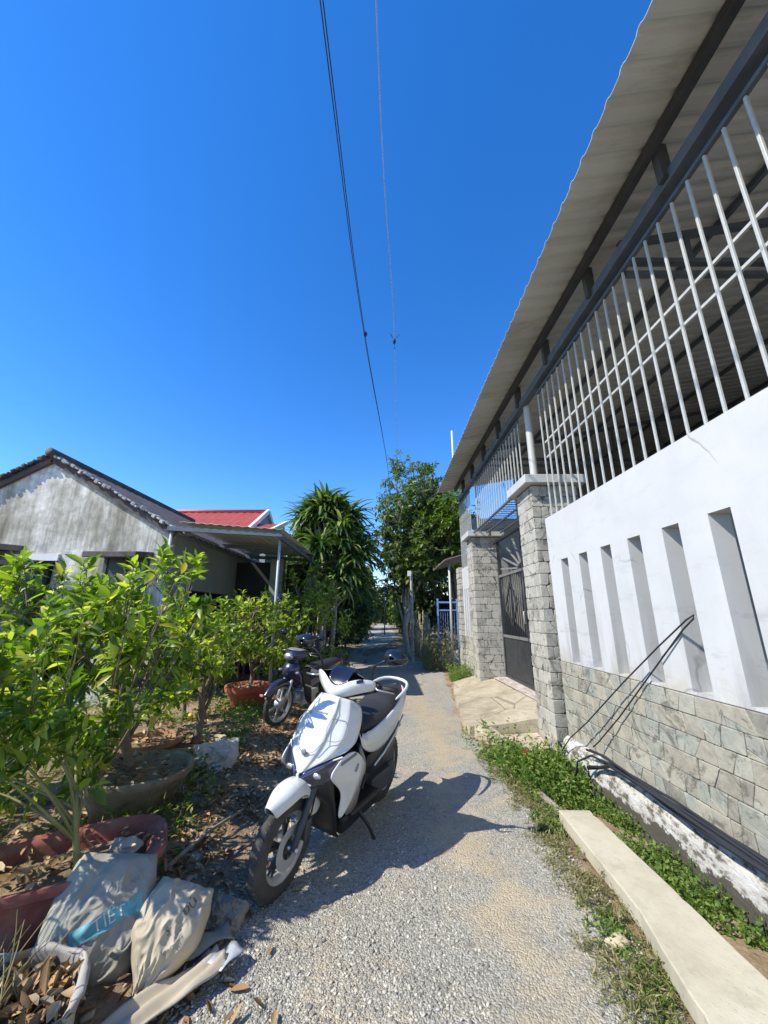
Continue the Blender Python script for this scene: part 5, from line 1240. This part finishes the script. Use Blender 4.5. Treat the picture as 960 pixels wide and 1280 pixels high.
patch_on(sC, 'blue_print', onC, [(-.25,-.35),(.35,-.30),(.33,-.2),(-.25,-.24)], teal)
sack('sack', 'little crumpled beige bag half buried in dirt beside the cream sack', (-.79,2.36,.045), (1,0,0), (.2,.6,.55), (.1,-.7,.7), .20, .15, .05, sackmat('dusty beige bag', (.30,.26,.19)), lambda v: .9, 9.3, .016)
# open sack full of dead leaves
t = thing('open_sack', 'open grey sack with a rolled rim, stuffed with dead leaves and straw', 'sack', (-1.36,1.68,.02))
mb = MB(); rows = []; n = 48
for j, (r, z) in enumerate([(.20,.0),(.26,.02),(.275,.08),(.27,.13),(.265,.165),(.272,.178),(.278,.180),(.280,.172)]):
    row = []
    for k in range(n):
        a = 2*math.pi*k/n; w = 1+.14*mnoise.noise(Vector((math.cos(a)*1.6,math.sin(a)*1.6,j*.25)))+.05*mnoise.noise(Vector((math.cos(a)*5,math.sin(a)*5,j*.5)))
        lift = (z/.18)*.7*(.06*math.sin(a+.6)+.05*mnoise.noise(Vector((math.cos(a)*2,math.sin(a)*2,7)))) - (z/.18)*.05*max(0,math.cos(a+.9))
        row.append((math.cos(a)*r*w*1.05, math.sin(a)*r*w*.85, z+lift))
    rows.append(row)
mb.grid(rows, closed=True); mk('bag', mb, sackmat('grey plastic sack', (.36,.345,.31)), t, smooth=True, local=True, solid=.004)
mb = MB(); rows = [[(math.cos(2*math.pi*k/36)*.27*i/6, math.sin(2*math.pi*k/36)*.22*i/6, .085+.05*(1-(i/6)**2)+.05*mnoise.noise(Vector((i,k*.4,2)))) for k in range(36)] for i in range(7)]
mb.grid(rows, closed=True); mk('compost', mb, M['soil'], t, smooth=True, local=True)
g = rng(44); m = 420; a = g.uniform(0,2*math.pi,m); rr = .25*np.sqrt(g.uniform(0,1,m)); P = np.stack([rr*np.cos(a), rr*np.sin(a)*.85, .12+g.uniform(0,.06,m)],1)
V, T, Q = leaves_geo(P, g.normal(size=(m,3))*[1,1,.5], np.array([0,0,1.0])+g.normal(size=(m,3))*.8, g.uniform(.04,.10,m), g.uniform(.02,.045,m), -.3, .5)
mk_np('dead_leaves', V, T, Q, M['litter'], t, local=True)
mb = MB()
for i in range(34):
    a0 = Vector((g.uniform(-.15,.12), g.uniform(-.1,.12), .11)); d = Vector((g.uniform(-.1,.15), g.uniform(-.05,.1), g.uniform(.04,.22)))
    mb.tube(bez(a0, a0+d*1.3, (g.uniform(-.04,.04),0,.03), 5), [.003,.0028,.0025,.002,.001], 4)
mk('straw', mb, M['dryweed'], t, local=True)
# flat empty strip of sack
mb = MB(); rows = []
ctr = [(-1.04,1.68,.05),(-.96,1.82,.045),(-.89,1.91,.05),(-.82,1.98,.04),(-.75,2.05,.05),(-.715,2.11,.06)]
for i, c in enumerate(ctr):
    for q in (0, .5):
        if i == len(ctr)-1 and q: continue
        c2 = [c[k]*(1-q)+ctr[min(i+1,len(ctr)-1)][k]*q for k in range(3)]
        rows.append([(c2[0]+(k/10-.5)*.14*.75, c2[1]-(k/10-.5)*.14*.7, max(c2[2]+.018*math.sin(k*1.3+i)+.03*(k/10)*(i > 2), gz(c2[0],c2[1])+.012)) for k in range(11)])
mb.grid(rows); fs = mk('empty_sack', mb, cream, smooth=True, solid=.006, sub=1); tag(fs, 'flattened empty cream sack strip on the dirt with a shiny folded end', 'sack')
mb = MB(); mb.grid([[(-.75+.075*i/6+.01*j, 2.05+.115*j/6-.035*i/6, .075+.006*math.sin(i+j)) for i in range(7)] for j in range(7)]); mk('shiny_end', mb, simple('silver plastic', (.55,.58,.62), .25, .1, 8, metal=.3), fs, smooth=True, solid=.003)
# second flat strip behind
mb = MB(); mb.grid([[(-.96+.26*i/9-.02*j, 2.03+.19*i/9+.03*j, .055+.014*math.sin(i*1.1+j)) for i in range(10)] for j in range(4)])
tag(mk('empty_sack', mb, grey, smooth=True, solid=.005), 'narrow twisted strip of greyish sack behind the flat cream one', 'sack')
# sticks and rocks
tag(mk('stick', MB().tube([(-1.25,2.66,.09),(-1.17,2.98,.11),(-1.06,3.34,.085)], [.013,.012,.009], 7), simple('weathered stick', (.34,.29,.22), .9, .3, 14), smooth=True), 'weathered grey stick lying on the soil behind the cream sack', 'stick')
tag(mk('stick', MB().tube([(-.98,2.62,.06),(-.9,2.86,.07),(-.82,3.02,.06)], [.008,.007,.005], 6), M['bark'], smooth=True), 'short dark twig beside the front wheel of the white scooter', 'stick')
def rock(label, c, r, seed, mat):
    mb = MB(); mb.ball((0,0,0), 1, 1, 1, 14, 10)
    vs = []
    for p in mb.v:
        q = Vector(p); k = 1+.35*mnoise.noise(q*1.3+Vector((seed,0,0)))+.15*mnoise.noise(q*3+Vector((seed,5,0))); vs.append((c[0]+q.x*r[0]*k, c[1]+q.y*r[1]*k, c[2]+q.z*r[2]*k))
    mb.v = vs; return tag(mk('rock', mb, mat, smooth=True, auto=35), label, 'rock')
rk = simple('field rock', (.34,.31,.26), .9, .3, 9, .5)
rock('flat pale rock between the cement bowl and the small white sack', (-1.83,4.0,.06), (.10,.07,.04), 1, rk)
rock('dark rock in the shade against the cement bowl', (-1.45,3.42,.07), (.09,.08,.06), 5, simple('shaded rock', (.16,.15,.13), .9, .3, 9, .5))  # rock colour darkened, so its shade is painted in
rock('small tan rock at the edge of the sparse grass by the slab', (1.10,2.25,.015), (.045,.035,.025), 8, simple('tan rock', (.45,.37,.25), .9, .2, 9, .4))
rock('grey stone inside the faded red pot near its stem', (-1.36,2.38,.32), (.085,.06,.045), 12, rk)
tag(mk('fruit', MB().ball((-2.12,4.6,.42), .028,.028,.035, 10, 8), simple('yellow fruit skin', (.75,.55,.02), .45, .1, 8), smooth=True), 'small yellow fruit hanging above the beige planter', 'fruit')

# ================================================================ RIGHT FOREGROUND
sl = MB(); key = [(1.29,3.29),(1.52,3.285),(1.525,2.6),(1.52,1.94),(1.515,1.2),(1.51,.5),(1.06,.5),(1.10,1.2),(1.148,1.77),(1.205,2.1),(1.25,2.30),(1.262,2.6),(1.275,2.95)]
poly = []
for a, b in zip(key, key[1:]+key[:1]):
    m = max(2, int(math.hypot(b[0]-a[0], b[1]-a[1])/.035))
    for i in range(m):
        x, y = a[0]+(b[0]-a[0])*i/m, a[1]+(b[1]-a[1])*i/m
        n1 = mnoise.noise(Vector((x*7,y*7,1)))*.003; n2 = min(0, mnoise.noise(Vector((x*22,y*22,5)))+.38)*.035
        sx = -1 if x < 1.35 else 1
        poly.append((x + sx*(n1+n2), y))
sl.prism([(x, y, .105) for x, y in poly], (0,0,.105), (0,0,.02)); tag(mk('concrete_slab', sl, M['slab'], bevel=.006), 'long cream concrete slab lying over the ditch edge', 'slab')
mb = MB()
for i in range(5):
    y0 = 3.36+i*.27
    mb.add([(x, y, z) for (x, y, z) in [(1.33-.02*i,y0,-.1),(1.45-.02*i,y0,-.1),(1.43-.02*i,y0+.27,-.1),(1.31-.02*i,y0+.27,-.1),(1.34-.02*i,y0,.012-.012*i),(1.44-.02*i,y0,.018-.012*i),(1.42-.02*i,y0+.255,.012-.012*i),(1.32-.02*i,y0+.255,.008-.012*i)]], [(0,3,2,1),(4,5,6,7),(0,1,5,4),(1,2,6,5),(2,3,7,6),(3,0,4,7)])
tag(mk('ditch_kerb', mb, simple('old grey kerb', (.27,.245,.20), .95, .35, 7, .5), bevel=.02), 'low worn concrete kerb edging the ditch beyond the cream slab', 'kerb')
# bundle of pipes along the footing
cb = thing('cable_bundle', 'bundle of black hoses running along the footing ledge of the white wall', 'cable', (1.97,2.8,.15))
for i, (dx, dz, r) in enumerate(((0,0,.014),(.022,.018,.012),(-.018,.02,.013),(.006,.036,.011))):
    pts = []
    for k in range(26):
        y = 4.05 - k*.16
        pts.append((1.955+dx+.02*math.sin(k*.5+i)-.05*sstep(3.9,4.05,y), y, .235+dz+.012*math.sin(k*.7+i*2)-.12*sstep(3.7,4.05,y)*(i % 2 == 0)-.02*sstep(3,1.5,y)))
    mk('hose', MB().tube(pts, r, 8), M['wire'], cb, smooth=True)
mk('hose', MB().tube([(1.80,4.12,-.02),(1.83,4.08,.16),(1.90,3.95,.25),(1.965,3.6,.262),(1.965,3.0,.285),(1.975,2.2,.262),(1.98,1.2,.24)], .009, 8), M['wire'], cb, smooth=True)
# thin bent cane loop leaning on the wall
pts = [Vector(p) for p in ((1.90,4.72,-.05),(1.915,4.60,.10),(1.93,4.42,.26),(1.95,4.05,.50),(1.98,3.4,.96),(2.01,2.95,1.27),(2.035,2.66,1.465),(2.045,2.60,1.497),(2.047,2.61,1.475),(2.045,2.72,1.40),(2.035,3.1,1.08),(2.015,3.6,.65),(1.985,3.95,.36),(1.965,4.02,.30))]
tag(mk('bent_rod', MB().tube(pts, .0058, 7), M['wire'], smooth=True), 'thin dark rod bent into a tall loop against the white wall', 'rod')

# ================================================================ DOWN THE ALLEY
lean = thing('lean_to', 'small rusty sheet roof on a pale pipe post beyond the white wall', 'shelter', (2.1,11.5,0))
mk('roof_sheet', MB().prism([(1.72,10.7,2.98),(3.6,10.7,3.5),(3.6,13.4,3.5),(1.72,13.4,2.98)],(0,0,0),(0,0,.03)), M['rust'], lean)
mk('post', MB().tube([(1.93,11.3,0),(1.93,11.3,3.03)], .035, 10), M['bars'], lean, smooth=True)
bg = thing('blue_gate', 'open blue painted metal gate beside the stone end pier', 'gate', (1.9,11.6,0))
mk('frame', MB().box(1.55,1.6,11.45,11.5,0,1.95).box(2.12,2.17,11.45,11.5,0,1.95).box(1.601,2.119,11.45,11.5,1.82,1.87).box(1.601,2.119,11.45,11.5,1.60,1.64).box(1.601,2.119,11.45,11.5,.2,.25), M['bluepaint'], bg, bevel=.004)
mk('lower_panel', MB().box(1.602,2.118,11.46,11.49,.251,.45), simple('white gate panel', (.55,.58,.62), .5), bg)
mb = MB()
for i in range(7): mb.box(1.65+i*.065,1.66+i*.065,11.468,11.482,.451,1.599)
mk('bars', mb, M['bluepaint'], bg)
bf = thing('bamboo_fence', 'weathered bamboo stake fence bound with rails along the alley', 'fence', (1.35,14,0))
rd = random.Random(3)
for i in range(56):
    y = 12.2+i*.13; x = 1.42-.36*(i/56)+rd.uniform(-.03,.03); hgt = rd.uniform(1.1,1.65)
    mk('stake', MB().tube([(x,y,-.05),(x+rd.uniform(-.05,.05),y+rd.uniform(-.05,.05),hgt)], [.018,.014], 6), M['bamboo'], bf, smooth=True)
for z in (.45,1.0): mk('rail', MB().tube([(1.44,12.1,z),(1.08,19.5,z)], .018, 6), M['bamboo'], bf, smooth=True)
mb = MB(); mb.box(.80,.92,12.97,13.03,2.75,2.93); lb = thing('lamp_post', 'slim concrete post carrying a small white meter box beside the mango tree', 'post', (.92,13.2,0))
mk('meter_box', mb, M['whitetrim'], lb, bevel=.008); mk('post', MB().tube([(.93,13.11,0),(.93,13.11,2.9)],[.06,.045],10), M['palebark'], lb, bevel=.01)
am = thing('roof_mast', 'short pale mast standing on the far end of the metal roof', 'mast', (1.93,9.85,4.9))
mk('shaft', MB().tube([(1.93,9.85,4.93),(1.93,9.85,6.55)], .028, 10), M['pole'], am, smooth=True); mk('clamp', MB().box(1.89,1.97,9.80,9.90,5.55,5.62), M['steel'], am)
fp = thing('utility_pole', 'thin far-off pole standing in the gap at the end of the alley', 'pole', (.05,30,0))
mk('shaft', MB().tube([(.05,30,0),(.05,30,3.9)], [.05,.035], 10), M['bark'], fp, smooth=True)
# overhead wires
def sag(pts, n=60):
    out = []; P = [Vector(p) for p in pts]
    for i in range(len(P)-1):
        p0, p1, p2, p3 = P[max(i-1,0)], P[i], P[i+1], P[min(i+2,len(P)-1)]
        for k in range(n//(len(P)-1)):
            t = k/(n//(len(P)-1)); out.append(.5*((2*p1)+(-p0+p2)*t+(2*p0-5*p1+4*p2-p3)*t*t+(-p0+3*p1-3*p2+p3)*t**3))
    return out + [P[-1]]
wa = thing('overhead_wire', 'dark pair of twisted overhead wires crossing the open sky', 'wire', (-.4,4,6))
for dx, dz in ((0,0),(.020,.016)):
    mk('strand', MB().tube(sag([(-.75+dx,-6,6.3+dz),(-.485+dx,1.77,6.0+dz),(-.33+dx*.6,5.34,6.0+dz),(.2,12.8,6.0),(.5,26,7.0)]), .006, 6), M['wire'], wa, smooth=True)
mk('tie', MB().ball((-.31,5.34,6.01), .035,.06,.03, 8, 6), M['wire'], wa, smooth=True)
wb2 = thing('overhead_wire', 'thin pale overhead wire with a small clamp hanging in the sky', 'wire', (0,4,6))
mk('strand', MB().tube(sag([(-.25,-6,6.3),(-.06,1.77,6.0),(.177,5.47,6.0),(.45,12.8,6.1),(1.0,30,7.2)]), .0045, 6), M['palewire'], wb2, smooth=True)
cl = mk('clamp', MB().ball((.177,5.47,5.97), .028,.06,.035, 8, 6).bar((.15,5.42,6.0),(.10,5.36,6.05),.008,.008).bar((.2,5.42,6.0),(.26,5.38,6.04),.008,.008).bar((.18,5.5,5.95),(.18,5.52,5.86),.01,.01), M['wire'], wb2, smooth=True)
tag(mk('overhead_wire', MB().tube(sag([(1.95,9.86,5.6),(1.75,13,5.9),(1.2,19,7.2)],30), .012, 6), M['wire'], smooth=True), 'dark wire running from the roof mast into the tree tops', 'wire')
